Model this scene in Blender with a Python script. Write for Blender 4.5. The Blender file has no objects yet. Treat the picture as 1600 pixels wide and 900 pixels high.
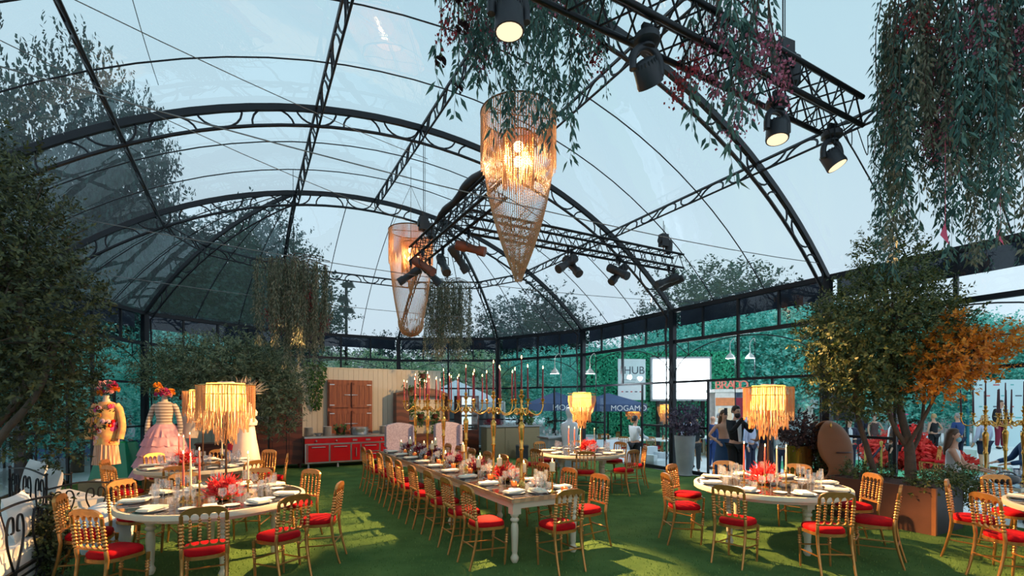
import bpy, math, random
from math import sin, cos, pi, sqrt, atan2, radians as rad
from mathutils import Vector, Matrix, noise

# ------------------------------------------------------------------ camera, world, exposure
F, HY, CAMH, A = 755.6, 629.5, 1.87, rad(28.9)      # focal length and horizon row in pixels, camera height, heading of the tent axis
sc = bpy.context.scene
sc.view_settings.view_transform = 'Standard'; sc.view_settings.look = 'None'
sc.view_settings.gamma = 1.0; sc.view_settings.use_curve_mapping = False
sc.view_settings.exposure = 0.10
sc.cycles.max_bounces = 8; sc.cycles.transparent_max_bounces = 40
sc.cycles.diffuse_bounces = 3; sc.cycles.glossy_bounces = 4; sc.cycles.transmission_bounces = 6
sc.cycles.sample_clamp_indirect = 4.0; sc.cycles.caustics_reflective = False; sc.cycles.caustics_refractive = False
cam = bpy.data.cameras.new('camera'); camo = bpy.data.objects.new('camera', cam); sc.collection.objects.link(camo)
camo.location = (0, 0, CAMH); camo.rotation_euler = (pi/2, 0, 0)
cam.sensor_width = 36; cam.lens = F*36/1600; cam.shift_y = (HY-450)/1600; cam.clip_end = 400
sc.camera = camo
w = bpy.data.worlds.new('dusk_sky'); sc.world = w; w.use_nodes = True
wn, wl = w.node_tree.nodes, w.node_tree.links
wn.clear()
o_ = wn.new('ShaderNodeOutputWorld'); b_ = wn.new('ShaderNodeBackground'); r_ = wn.new('ShaderNodeValToRGB')
tc_ = wn.new('ShaderNodeTexCoord'); sp_ = wn.new('ShaderNodeSeparateXYZ'); nz_ = wn.new('ShaderNodeTexNoise'); ad_ = wn.new('ShaderNodeMath')
nz_.inputs['Scale'].default_value = 2.2; nz_.inputs['Detail'].default_value = 4
wl.new(tc_.outputs['Generated'], sp_.inputs[0]); wl.new(tc_.outputs['Generated'], nz_.inputs['Vector'])
ad_.operation = 'MULTIPLY_ADD'; ad_.inputs[1].default_value = 0.10; wl.new(nz_.outputs['Fac'], ad_.inputs[0]); wl.new(sp_.outputs['Z'], ad_.inputs[2])
wl.new(ad_.outputs[0], r_.inputs[0])
e = r_.color_ramp.elements
e[0].position = 0.05; e[0].color = (.62, .68, .76, 1); e[1].position = 0.95; e[1].color = (.41, .585, .685, 1)
m_ = e.new(.32); m_.color = (.58, .69, .77, 1); m_ = e.new(.6); m_.color = (.49, .655, .74, 1)
wl.new(r_.outputs[0], b_.inputs[0]); b_.inputs[1].default_value = 1.32; wl.new(b_.outputs[0], o_.inputs[0])

# ------------------------------------------------------------------ helpers
rnd = random.Random(11)
def T(n, u, z=0.0):                       # tent coordinates: n across, u along the axis
    return Vector((n*cos(A)-u*sin(A), n*sin(A)+u*cos(A), z))
def PX(px, py, Y):                        # the point at depth Y seen at pixel (px, py)
    return Vector(((px-800)/F*Y, Y, CAMH+(HY-py)/F*Y))
def s2l(c): c /= 255.0; return c/12.92 if c <= .04045 else ((c+.055)/1.055)**2.4
def C(r, g, b): return (s2l(r), s2l(g), s2l(b), 1)
MATS = {}
def mat(name, col, rough=.6, metal=0.0, var=.12, scale=8.0, bump=0.0, bscale=60.0, emit=None, estr=0.0, trans=0.0, island=0.0, spec=.5, sheen=0.0, col2=None, coat=0.0, wave=None):
    if name in MATS: return MATS[name]
    m = bpy.data.materials.new(name); m.use_nodes = True
    N, L = m.node_tree.nodes, m.node_tree.links
    p = N['Principled BSDF']
    p.inputs['Roughness'].default_value = rough; p.inputs['Metallic'].default_value = metal
    p.inputs['Specular IOR Level'].default_value = spec; p.inputs['Coat Weight'].default_value = coat
    if sheen: p.inputs['Sheen Weight'].default_value = sheen
    tc = N.new('ShaderNodeTexCoord'); nz = N.new('ShaderNodeTexNoise'); rp = N.new('ShaderNodeValToRGB')
    nz.inputs['Scale'].default_value = scale; nz.inputs['Detail'].default_value = 3
    L.new(tc.outputs['Object'], nz.inputs['Vector'])
    c2 = col2 or tuple(min(1, x*(1+var)) for x in col[:3])+(1,)
    c1 = col if col2 else tuple(x*(1-var) for x in col[:3])+(1,)
    rp.color_ramp.elements[0].position = .3; rp.color_ramp.elements[1].position = .7
    rp.color_ramp.elements[0].color = c1; rp.color_ramp.elements[1].color = c2
    src = nz.outputs['Fac']
    if wave:
        wv = N.new('ShaderNodeTexWave'); wv.wave_type = 'BANDS'; wv.bands_direction = wave[0]; wv.inputs['Scale'].default_value = wave[1]
        wv.inputs['Distortion'].default_value = wave[2]; wv.inputs['Detail'].default_value = 2
        L.new(tc.outputs['Object'], wv.inputs['Vector']); src = wv.outputs['Fac']
    if island:
        ge = N.new('ShaderNodeNewGeometry'); mx = N.new('ShaderNodeMix'); mx.data_type = 'FLOAT'
        mx.inputs[0].default_value = island
        L.new(nz.outputs['Fac'], mx.inputs[2]); L.new(ge.outputs['Random Per Island'], mx.inputs[3]); src = mx.outputs[0]
    L.new(src, rp.inputs[0]); L.new(rp.outputs[0], p.inputs['Base Color'])
    if bump:
        nb = N.new('ShaderNodeTexNoise'); nb.inputs['Scale'].default_value = bscale; bp = N.new('ShaderNodeBump')
        bp.inputs['Strength'].default_value = bump; bp.inputs['Distance'].default_value = .02
        L.new(tc.outputs['Object'], nb.inputs['Vector']); L.new(nb.outputs['Fac'], bp.inputs['Height']); L.new(bp.outputs[0], p.inputs['Normal'])
    if emit:
        p.inputs['Emission Color'].default_value = emit; p.inputs['Emission Strength'].default_value = estr
    if trans:
        out = N['Material Output']; tl = N.new('ShaderNodeBsdfTranslucent'); ms = N.new('ShaderNodeMixShader'); ms.inputs[0].default_value = trans
        L.new(rp.outputs[0], tl.inputs['Color']); L.new(p.outputs[0], ms.inputs[1]); L.new(tl.outputs[0], ms.inputs[2]); L.new(ms.outputs[0], out.inputs['Surface'])
    MATS[name] = m; return m
def glassmat(name, tint, ior=1.45, rough=0.0, extra=0.0, haze=0.0):
    if name in MATS: return MATS[name]
    m = bpy.data.materials.new(name); m.use_nodes = True
    N, L = m.node_tree.nodes, m.node_tree.links; N.clear()
    out = N.new('ShaderNodeOutputMaterial'); t = N.new('ShaderNodeBsdfTransparent'); g = N.new('ShaderNodeBsdfGlossy'); mx = N.new('ShaderNodeMixShader')
    fr = N.new('ShaderNodeLayerWeight'); fr.inputs['Blend'].default_value = .5
    pw = N.new('ShaderNodeMath'); pw.operation = 'POWER'; pw.inputs[1].default_value = 5; ml = N.new('ShaderNodeMath'); ml.operation = 'MULTIPLY_ADD'
    f0 = ((ior-1)/(ior+1))**2; ml.inputs[1].default_value = 1-f0; ml.inputs[2].default_value = f0
    L.new(fr.outputs['Facing'], pw.inputs[0]); L.new(pw.outputs[0], ml.inputs[0])
    nz = N.new('ShaderNodeTexNoise'); nz.inputs['Scale'].default_value = 1.5; bp = N.new('ShaderNodeBump'); bp.inputs['Strength'].default_value = .06; bp.inputs['Distance'].default_value = .05
    tc = N.new('ShaderNodeTexCoord'); L.new(tc.outputs['Object'], nz.inputs['Vector']); L.new(nz.outputs['Fac'], bp.inputs['Height']); L.new(bp.outputs[0], g.inputs['Normal'])
    t.inputs[0].default_value = tint; g.inputs['Roughness'].default_value = rough; g.inputs[0].default_value = (.95, .97, 1, 1)
    a = N.new('ShaderNodeMath'); a.operation = 'ADD'; a.inputs[1].default_value = extra; a.use_clamp = True
    L.new(ml.outputs[0], a.inputs[0]); L.new(a.outputs[0], mx.inputs[0]); L.new(t.outputs[0], mx.inputs[1]); L.new(g.outputs[0], mx.inputs[2])
    if haze:
        tl = N.new('ShaderNodeBsdfTranslucent'); tl.inputs[0].default_value = (.9, .95, .97, 1); m2 = N.new('ShaderNodeMixShader'); m2.inputs[0].default_value = haze
        L.new(mx.outputs[0], m2.inputs[1]); L.new(tl.outputs[0], m2.inputs[2]); L.new(m2.outputs[0], out.inputs[0])
    else: L.new(mx.outputs[0], out.inputs[0])
    MATS[name] = m; return m
def emitmat(name, col, s):
    if name in MATS: return MATS[name]
    m = bpy.data.materials.new(name); m.use_nodes = True
    N, L = m.node_tree.nodes, m.node_tree.links; N.clear()
    out = N.new('ShaderNodeOutputMaterial'); em = N.new('ShaderNodeEmission'); em.inputs[0].default_value = col; em.inputs[1].default_value = s
    L.new(em.outputs[0], out.inputs[0]); MATS[name] = m; return m

class MB:
    def __init__(s): s.v = []; s.f = []; s.sm = []
    def add(s, vs, fs, smooth=False):
        b = len(s.v); s.v.extend(vs); s.f.extend([tuple(i+b for i in f) for f in fs]); s.sm.extend([smooth]*len(fs)); return s
    def box(s, c, d, M=None, taper=1.0):
        x, y, z = d[0]/2, d[1]/2, d[2]/2
        vs = [Vector((sx*x*(taper if sz > 0 else 1), sy*y*(taper if sz > 0 else 1), sz*z)) for sz in (-1, 1) for sx, sy in ((-1,-1),(1,-1),(1,1),(-1,1))]
        if M is not None: vs = [M @ v for v in vs]
        vs = [tuple(v+Vector(c)) for v in vs]
        return s.add(vs, [(3,2,1,0),(4,5,6,7),(0,1,5,4),(1,2,6,5),(2,3,7,6),(3,0,4,7)])
    def beam(s, p, q, w, h=None, up=(0,0,1)):   # box between two points
        p, q = Vector(p), Vector(q); h = h or w; d = (q-p).normalized(); u = Vector(up)
        if abs(d.dot(u)) > .98: u = Vector((1,0,0))
        r = d.cross(u).normalized(); t = r.cross(d)
        vs = [tuple(e+r*(a*w/2)+t*(b*h/2)) for e in (p, q) for a, b in ((-1,-1),(1,-1),(1,1),(-1,1))]
        return s.add(vs, [(3,2,1,0),(4,5,6,7),(0,1,5,4),(1,2,6,5),(2,3,7,6),(3,0,4,7)])
    def tube(s, pts, r, n=6, cap=True, closed=False):
        pts = [Vector(p) for p in pts]; k = len(pts)
        rs = r if isinstance(r, (list, tuple)) else [r]*k
        d0 = (pts[1]-pts[0]).normalized(); u = Vector((0,0,1)) if abs(d0.z) < .9 else Vector((1,0,0))
        u = (u-d0*u.dot(d0)).normalized(); vs = []
        for i, p in enumerate(pts):
            d = (pts[min(i+1, k-1)]-pts[max(i-1, 0)])
            if d.length < 1e-9: d = d0
            d.normalize(); u = u-d*u.dot(d)
            u = u.normalized() if u.length > 1e-6 else d.orthogonal().normalized()
            w2 = d.cross(u)
            for j in range(n):
                a = 2*pi*j/n; vs.append(tuple(p+(u*cos(a)+w2*sin(a))*rs[i]))
        fs = [(i*n+j, i*n+(j+1)%n, (i+1)*n+(j+1)%n, (i+1)*n+j) for i in range(k-1) for j in range(n)]
        if cap and n > 2: fs += [tuple(range(n))[::-1], tuple((k-1)*n+j for j in range(n))]
        return s.add(vs, fs, True)
    def lathe(s, prof, n=12, o=(0,0,0), sx=1.0, sy=1.0, M=None, caps=True):
        vs = []
        for r, z in prof:
            for j in range(n):
                a = 2*pi*j/n; v = Vector((r*cos(a)*sx, r*sin(a)*sy, z))
                if M is not None: v = M @ v
                vs.append((v.x+o[0], v.y+o[1], v.z+o[2]))
        k = len(prof)
        fs = [(i*n+j, i*n+(j+1)%n, (i+1)*n+(j+1)%n, (i+1)*n+j) for i in range(k-1) for j in range(n)]
        if caps: fs += [tuple(range(n))[::-1], tuple((k-1)*n+j for j in range(n))]
        return s.add(vs, fs, True)
    def ell(s, prof, n=14, o=(0,0,0)):     # rings (z, rx, ry, cx, cy)
        vs = []
        for q in prof:
            z, rx, ry = q[:3]; cx = q[3] if len(q) > 3 else 0; cy = q[4] if len(q) > 4 else 0
            vs += [(cx+rx*cos(2*pi*j/n)+o[0], cy+ry*sin(2*pi*j/n)+o[1], z+o[2]) for j in range(n)]
        k = len(prof)
        fs = [(i*n+j, i*n+(j+1)%n, (i+1)*n+(j+1)%n, (i+1)*n+j) for i in range(k-1) for j in range(n)]
        return s.add(vs, fs+[tuple(range(n))[::-1], tuple((k-1)*n+j for j in range(n))], True)
    def ball(s, c, r, n=8, sq=(1,1,1)):
        m = max(3, n//2); vs = [(c[0], c[1], c[2]-r*sq[2])]
        for i in range(1, m):
            a = pi*i/m-pi/2
            vs += [(c[0]+r*sq[0]*cos(a)*cos(2*pi*j/n), c[1]+r*sq[1]*cos(a)*sin(2*pi*j/n), c[2]+r*sq[2]*sin(a)) for j in range(n)]
        vs.append((c[0], c[1], c[2]+r*sq[2])); e = len(vs)-1
        fs = [(0, 1+(j+1)%n, 1+j) for j in range(n)]+[(e, e-n+j, e-n+(j+1)%n) for j in range(n)]
        fs += [(1+i*n+j, 1+i*n+(j+1)%n, 1+(i+1)*n+(j+1)%n, 1+(i+1)*n+j) for i in range(m-2) for j in range(n)]
        return s.add(vs, fs, True)
    def quad(s, a, b, c, d): return s.add([tuple(a), tuple(b), tuple(c), tuple(d)], [(0,1,2,3)])
    def grid(s, rows, smooth=True):        # rows of points, same length
        n = len(rows[0]); vs = [tuple(p) for r in rows for p in r]
        return s.add(vs, [(i*n+j, i*n+j+1, (i+1)*n+j+1, (i+1)*n+j) for i in range(len(rows)-1) for j in range(n-1)], smooth)
    def prism(s, poly, z0, z1):
        n = len(poly); vs = [(x, y, z) for z in (z0, z1) for x, y in poly]
        return s.add(vs, [tuple(range(n))[::-1], tuple(range(n, 2*n))]+[(i, (i+1)%n, n+(i+1)%n, n+i) for i in range(n)])
    def prism_y(s, poly, y0, y1):          # outline in x, z
        n = len(poly); vs = [(x, y, z) for y in (y0, y1) for x, z in poly]
        return s.add(vs, [tuple(range(n)), tuple(range(n, 2*n))[::-1]]+[(i, n+i, n+(i+1)%n, (i+1)%n) for i in range(n)])
    def xf(s, M): s.v = [tuple(M @ Vector(v)) for v in s.v]; return s
    def mesh(s, name, m):
        me = bpy.data.meshes.new(name); me.from_pydata(s.v, [], s.f); me.materials.append(m)
        me.polygons.foreach_set('use_smooth', s.sm)
        if any(s.sm): me.set_sharp_from_angle(angle=rad(48))
        me.update(); return me
col = sc.collection
def link(o, parent=None):
    col.objects.link(o)
    if parent is not None: o.parent = parent
    return o
def obj(name, mb, m, parent=None, loc=None, rz=None):
    me = mb.mesh(name, m) if isinstance(mb, MB) else mb
    o = bpy.data.objects.new(name, me)
    if loc is not None: o.location = loc
    if rz is not None: o.rotation_euler = (0, 0, rz) if not isinstance(rz, (tuple, list)) else rz
    return link(o, parent)
def tag(o, label=None, cat=None, group=None, kind=None):
    for k, v in (('label', label), ('category', cat), ('group', group), ('kind', kind)):
        if v: o[k] = v
    return o
def empty(name, loc=(0,0,0), rz=0.0, label=None, cat=None, group=None, kind=None, parent=None):
    o = bpy.data.objects.new(name, None); o.location = loc; o.rotation_euler = (0, 0, rz) if not isinstance(rz, (tuple, list)) else rz
    o.empty_display_size = .1; link(o, parent); return tag(o, label, cat, group, kind)
def kids(o): return KID.get(o.name, [])
KID = {}
def dup(o, parent=None, loc=None, rz=None, label=None):
    c = o.copy(); col.objects.link(c)
    if parent is not None: c.parent = parent
    if loc is not None: c.location = loc
    if rz is not None: c.rotation_euler = (0, 0, rz)
    if label: c['label'] = label
    for ch in o.children: dup(ch, c)
    return c
ORD = ['first', 'second', 'third', 'fourth', 'fifth', 'sixth', 'seventh', 'eighth', 'ninth', 'tenth', 'eleventh', 'twelfth', 'thirteenth', 'fourteenth', 'fifteenth', 'sixteenth', 'seventeenth', 'eighteenth', 'nineteenth', 'twentieth', 'twenty-first', 'twenty-second', 'twenty-third', 'twenty-fourth']
CLK = ['twelve', 'one', 'two', 'three', 'four', 'five', 'six', 'seven', 'eight', 'nine', 'ten', 'eleven']
def spline(pts, n):                        # Catmull-Rom through the points
    P = [Vector(p) for p in pts]; P = [P[0]*2-P[1]]+P+[P[-1]*2-P[-2]]; out = []
    for i in range(1, len(P)-2):
        for k in range(n):
            t = k/n; a, b, c, d = P[i-1:i+3]
            out.append(.5*((2*b)+(c-a)*t+(2*a-5*b+4*c-d)*t*t+(3*b-a-3*c+d)*t**3))
    return out+[P[-2]]
# ------------------------------------------------------------------ materials of the setting
IRON = mat('dark_iron', C(24, 28, 36), .45, .3, .15, 3)
STEEL = mat('black_steel', C(20, 22, 26), .4, .5, .2, 5)
PANE = glassmat('clear_pane', (.93, .975, .98, 1), 1.42)
ROOF = glassmat('clear_roof_film', (.86, .93, .95, 1), 1.6, 0.0, .12, .04)
TURFM = mat('green_turf', C(82, 115, 60), .95, 0, .3, 2.5, .9, 320, col2=C(104, 137, 74), spec=.1)
PAVE = mat('pale_paving', C(232, 236, 238), .6, 0, .05, 1.2)
NAVY = mat('navy_valance_cloth', C(26, 36, 58), .8, 0, .2, 3)

# ------------------------------------------------------------------ setting: floor and ground
NL, NR, AX = -3.99, 10.18, 3.095
V = [(NR,-2.57),(NR,1.42),(NR,5.41),(NR,9.40),(NR,13.39),(8.64,16.78),(5.24,18.66),(.95,18.66),(-2.45,16.78),(NL,13.39),(NL,9.40),(NL,5.41),(NL,1.42),(NL,-2.57)]
poly = [tuple(T(*p).xy) for p in V]
FLOOR = obj('floor', MB().prism(poly, -.28, 0), TURFM); FLOOR['kind'] = 'structure'
gr = obj('ground', MB().quad((-90,-30,-.285),(90,-30,-.285),(90,110,-.285),(-90,110,-.285)), PAVE); gr['kind'] = 'structure'
# a few thousand tufts where the turf is close enough to show its pile
tb = MB(); rt = random.Random(5)
for i in range(26000):
    d = 3.9+rt.random()**1.6*6.5; x = (rt.random()*2.2-1.12)*d
    a = rt.random()*pi; h = .012+rt.random()*.014; wv = .005
    q = T(0,0); p = Vector((x, d, 0)); n_ = p.x*cos(A)+p.y*sin(A)
    if n_ < NL+.05 or n_ > NR-.05: continue
    tb.add([(x-wv*cos(a), d-wv*sin(a), 0), (x+wv*cos(a), d+wv*sin(a), 0), (x+rt.uniform(-.01,.01), d+rt.uniform(-.01,.01), h)], [(0,1,2)])
TUFT = mat('turf_pile', C(74, 108, 52), .9, 0, .3, 2, island=.8, col2=C(116, 145, 78), spec=.1)
tag(obj('turf_pile', tb, TUFT, FLOOR), kind='stuff')

# ------------------------------------------------------------------ setting: posts, glazed bays
ZE, ZT, ZR, ZD = 4.363, 3.52, 2.43, 1.23
RR, RISE, HALF = 9.80, 3.035, 7.085
def zarch(t, R=RR): return ZE-(RR-RISE)+sqrt(max(0, R*R-t*t))
def inward(i):
    c = Vector((AX, 9.0 if V[i][1] < 13.4 else 11.6)); p = Vector(V[i])
    d = Vector((-1 if p.x > AX else 1, 0)) if p.y < 13.4 else (c-p).normalized()
    return d
POSTM = {}
for i, (n, u) in enumerate(V):
    d = inward(i); dw = (T(d.x, d.y)).normalized()
    r = empty('pillar', T(n, u), 0, 'black iron tent post carrying the eave', None, None, 'structure')
    g = atan2(dw.y, dw.x)
    r.rotation_euler = (0, 0, g)
    if not POSTM:
        POSTM['shaft'] = MB().box((0,0,ZE/2), (.14,.14,ZE)).mesh('post_shaft', IRON)
        POSTM['plate'] = MB().box((.05,0,.01), (.4,.26,.02)).mesh('base_plate', IRON)
        POSTM['strut'] = MB().tube([(.24,0,0),(.24,0,3.3)], .018, 6).mesh('strut', IRON)
        ring = [(.155+.075*cos(a), 0, .19*sin(a)) for a in [2*pi*k/16 for k in range(17)]]
        POSTM['scroll'] = MB().tube(ring, .008, 5).mesh('scroll', IRON)
    for k in ('shaft', 'plate', 'strut'): obj({'shaft':'post_shaft','plate':'base_plate','strut':'strut'}[k], POSTM[k], IRON, r)
    for k in range(8): obj('scroll', POSTM['scroll'], IRON, r, (0, 0, .25+.4*k))
SC2 = lambda root, pts, r=.009: obj('scroll', MB().tube(pts, r, 5), IRON, root)
for i in range(len(V)-1):
    a, b = Vector(V[i]), Vector(V[i+1])
    if i in (5, 6, 7): pass
    pa, pb = T(*a), T(*b); Lb = (pb-pa).length; ex = (pb-pa)/Lb
    ang = atan2(ex.y, ex.x)
    r = empty(f'window_{i+1}', pa, ang, 'glazed iron bay of the tent wall with an arched tracery', None, None, 'structure')
    x0, x1 = .07, Lb-.07; xm = Lb/2
    def bar(name, x, z0, z1, w=.05, d=.06): obj(name, MB().box((x,0,(z0+z1)/2), (w,d,z1-z0)), IRON, r)
    def hb(name, z, xa, xb, h=.06, d=.07): obj(name, MB().box(((xa+xb)/2,0,z), (xb-xa,d,h)), IRON, r)
    hb('eave_beam', ZE, x0, x1, .10, .12); hb('transom', ZT, x0, x1, .09, .08); hb('rail', ZR, x0, x1, .06)
    bar('mullion', xm, ZR, ZE, .06)
    for q in (.25, .75): bar('mullion', Lb*q, ZT, ZE, .045)
    # tracery: an elliptical arch with a short bar and a brace in each spandrel
    arc = [(xm-(xm-x0)*cos(t), 0, ZR+.12+(ZT-.07-ZR-.12)*sin(t)) for t in [pi*k/24 for k in range(25)]]
    obj('arch_bar', MB().tube(arc, .013, 6), IRON, r)
    for s in (-1, 1):
        xs = xm+s*(xm-x0)*.76; ct = .76; za = ZR+.12+(ZT-.07-ZR-.12)*sqrt(1-ct*ct)
        obj('tracery_bar', MB().beam((xs,0,za),(xs,0,ZT), .016), IRON, r)
        obj('brace', MB().beam((xs,0,za),(x0 if s < 0 else x1,0,ZT-.02), .016), IRON, r)
    # panes
    def pane(xa, xb, z0, z1): obj('pane', MB().box(((xa+xb)/2,0,(z0+z1)/2), (xb-xa,.006,z1-z0)), PANE, r)
    xs = [x0, Lb*.25, xm, Lb*.75, x1]
    for k in range(4): pane(xs[k]+.02, xs[k+1]-.02, ZT+.045, ZE-.05)
    pane(x0, xm-.03, ZR+.03, ZT-.045); pane(xm+.03, x1, ZR+.03, ZT-.045)
    dw = 1.08
    opens = i in (0, 1, 2, 3, 4)
    for s in (0, 1):
        xa, xb = (x0, x0+dw) if s == 0 else (x1-dw, x1)
        bar('stile', xb if s == 0 else xa, 0, ZR, .045, .05)
        hb('lock_rail', ZD, xa, xb, .05, .05); hb('bottom_rail', .06, xa, xb, .1, .05)
        pane(xa+.02, xb-.02, ZD+.025, ZR-.03); pane(xa+.02, xb-.02, .11, ZD-.025)
    if not opens:
        bar('mullion', xm, 0, ZR, .045); pane(x0+dw+.02, xm-.02, .04, ZR-.03); pane(xm+.02, x1-dw-.02, .04, ZR-.03)
        hb('lock_rail', ZD, x0+dw, x1-dw, .05, .05)
    # dark cloth gutter hanging outside under the eave
    out = -1 if i < 99 else 1
    vb = MB(); rows = [[(x0+(x1-x0)*k/12, -.22+.012*sin(k*2.1), z) for k in range(13)] for z in (ZE+.02, 3.97)]
    vb.grid(rows); obj('valance', vb, NAVY, r)

# ------------------------------------------------------------------ setting: arches, purlins, apse ribs, roof film
US = [-2.57, 1.42, 5.41, 9.40, 13.39]
def truss(root, top, nrm, depth=.3, rt_=.045, rb=.022, pitch=.85, ends=None, taper=False):
    """two chords and the half-round scrolls between them; top is a list of points, nrm the inward unit normals"""
    bot = [p+q*depth for p, q in zip(top, nrm)]
    mb = MB()
    for p, q in zip(top[:-1], top[1:]): mb.beam(p, q, rt_*1.3, rt_*2, nrm[0])
    obj('top_chord', mb, IRON, root)
    obj('bottom_chord', MB().tube(bot+(ends or []), rb, 6), IRON, root)
    acc = [0]
    for p, q in zip(top[:-1], top[1:]): acc.append(acc[-1]+(q-p).length)
    def at(arr, d):
        for k in range(len(acc)-1):
            if d <= acc[k+1] or k == len(acc)-2:
                t = (d-acc[k])/(acc[k+1]-acc[k]); return arr[k].lerp(arr[k+1], t)
    nsc = max(1, round(acc[-1]/pitch)); st = acc[-1]/nsc
    for k in range(nsc):
        d0, d1 = st*k+st*.06, st*(k+1)-st*.06; pts = []
        for j in range(11):
            q = j/10; d = d0+(d1-d0)*(.5-.5*cos(pi*q)); f = sin(pi*q)
            P, Q = at(top, d), at(bot, d)
            f = f*.94+.03
            pts.append(Q.lerp(P, f) if k % 2 else P.lerp(Q, f))
        SC2(root, pts, .018)
for k, u in enumerate(US):
    r = empty('roof_arch', (0,0,0), 0, 'curved black iron roof arch with half-round scrolls', None, None, 'structure')
    NS = 36
    for s in (-1, 1):
        ths = [math.asin(HALF/RR)*j/(NS//2) for j in range(NS//2+1)]
        top = [T(AX+s*RR*sin(t), u, zarch(RR*sin(t))) for t in ths]
        nr = [-(T(s*sin(t), 0, 0)+Vector((0,0,cos(t)))) for t in ths]
        e1 = [T(AX+s*(HALF-.27), u, 3.7), T(AX+s*(HALF-.24), u, 3.2)]
        truss(r, top, nr, .30, .055, .032, .82, e1)
def purlin(pts, depth=.27):
    pts2 = []
    for p, q in zip(pts[:-1], pts[1:]): pts2 += [p.lerp(q, j/4) for j in range(4)]
    pts2.append(pts[-1])
    r = empty('roof_purlin', (0,0,0), 0, 'straight black iron purlin with scrolls between the roof arches', None, None, 'structure')
    return r, pts2
for t in (0, 1.97, -1.97, 4.85, -4.85):
    for k in range(len(US)-1):
        P, Q = T(AX+t, US[k], zarch(t)), T(AX+t, US[k+1], zarch(t))
        r, p2 = purlin([P, Q])
        nv = -(T(t/RR, 0)+Vector((0,0,sqrt(1-(t/RR)**2))))
        truss(r, p2, [nv]*len(p2), .28, .024, .02, .6 if t else .45)
def rib(i):                                  # from post i up to the node on the last arch
    sgn = 1 if V[i][0] > AX else -1; node = Vector((AX+sgn*1.97, 13.39)); p = Vector(V[i]); out = []
    for j in range(15):
        s = 1-(1-j/14)**1.25; t = HALF-(HALF-1.97)*s; q = p.lerp(node, s); out.append(T(q.x, q.y, zarch(t)))
    return out
RIBS = {}
for i in (5, 6, 7, 8):
    pts = rib(i); RIBS[i] = pts
    r = empty('roof_rib', (0,0,0), 0, 'curved black iron rib of the rounded tent end', None, None, 'structure')
    h = (pts[-1]-pts[0]); h.z = 0; h.normalize(); nr = []
    for j in range(len(pts)):
        d = (pts[min(j+1, 14)]-pts[max(j-1, 0)]).normalized(); nn = h-d*h.dot(d)
        nn = d.cross(h.cross(d)) if nn.length < 1e-6 else nn
        nn.normalize(); nr.append(nn if nn.z < 0 else -nn)
    dd = h*.24
    e1 = [pts[0]+dd+Vector((0,0,-.9)), pts[0]+dd+Vector((0,0,-1.2))]
    bt = list(reversed(pts)); nb = list(reversed(nr))
    truss(r, bt, nb, .28, .045, .022, .8, e1)
def archhalf(s): 
    out = []
    for j in range(15):
        q = 1-(1-j/14)**1.25; t = HALF-(HALF-1.97)*q; out.append(T(AX+s*t, 13.39, zarch(t)))
    return out
RIBS[4] = archhalf(1); RIBS[9] = archhalf(-1)
JR = 5                                       # ring of short trusses round the apse
for i in range(4, 9):
    r = empty('roof_ring', (0,0,0), 0, 'short iron ring truss between two ribs of the tent end', None, None, 'structure')
    P, Q = RIBS[i][JR], RIBS[i+1][JR]; p2 = [P.lerp(Q, j/6) for j in range(7)]
    c = T(AX, 13.39, 5.0)
    truss(r, p2, [((c-p)*Vector((1,1,0))).normalized()*.3+Vector((0,0,-.9)) for p in p2], .26, .022, .02, .6)
roof = empty('ceiling', (0,0,0), 0, 'clear film roof stretched over the arches', None, None, 'structure')
for k in range(len(US)-1):
    rows = []
    for j in range(33):
        th = math.asin(HALF/RR)*(j-16)/16; t = RR*sin(th); rows.append([T(AX+t, US[k], zarch(t)+.06), T(AX+t, US[k+1], zarch(t)+.06)])
    obj('roof_film', MB().grid(rows), ROOF, roof)
    for q in (1/3, 2/3):
        u = US[k]+(US[k+1]-US[k])*q
        obj('glazing_bar', MB().tube([T(AX+RR*sin(x), u, zarch(RR*sin(x))+.03) for x in [math.asin(HALF/RR)*(j-14)/14 for j in range(29)]], .012, 5), IRON, roof)
for i in range(4, 9):
    P, Q = RIBS[i], RIBS[i+1]; rows = []
    for j in range(15):
        s = j/14; row = []
        for v in range(7):
            q = P[j].lerp(Q[j], v/6)
            if i == 6: q = q+Vector((0,0,(zarch(1.97*(1-v/3))-zarch(1.97))*s**3))
            row.append(q+Vector((0,0,.06)))
        rows.append(row)
    obj('roof_film', MB().grid(rows), ROOF, roof)
    for v in (2, 4): obj('glazing_bar', MB().tube([rw[v]-Vector((0,0,.03)) for rw in rows], .012, 5), IRON, roof)
WIRE = mat('galvanised_wire', C(120, 120, 118), .5, .4)
for k, u in enumerate((5.41, 9.40, 13.39)):
    P, Q = T(AX-6.8, u, 4.72), T(AX+6.8, u, 4.62)
    tag(obj('tie_cable', MB().tube([P.lerp(Q, j/10)-Vector((0,0,.25*(1-(j/5-1)**2))) for j in range(11)], .007, 5), WIRE),
        ['thin pale tie cable across the nearest roof arch', 'thin pale tie cable across the middle roof arch', 'thin tie cable across the far roof arch'][k], 'cable')
for k, (a, b) in enumerate((((-1.2,5.41,6.9),(-1.2,9.4,6.9)), ((-3.2,5.41,5.8),(3.1,9.0,6.6)), ((-3.0,7.0,5.9),(2.9,9.7,5.6)))):
    P, Q = T(*a), T(*b)
    tag(obj('stay_wire', MB().tube([P.lerp(Q, j/8)-Vector((0,0,.12*(1-(j/4-1)**2))) for j in range(9)], .006, 5), WIRE),
        ['thin stay wire beside the upper left purlin', 'thin stay wire running to the roof ridge from the left', 'thin stay wire running to the end of the lighting truss'][k], 'cable')
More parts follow.
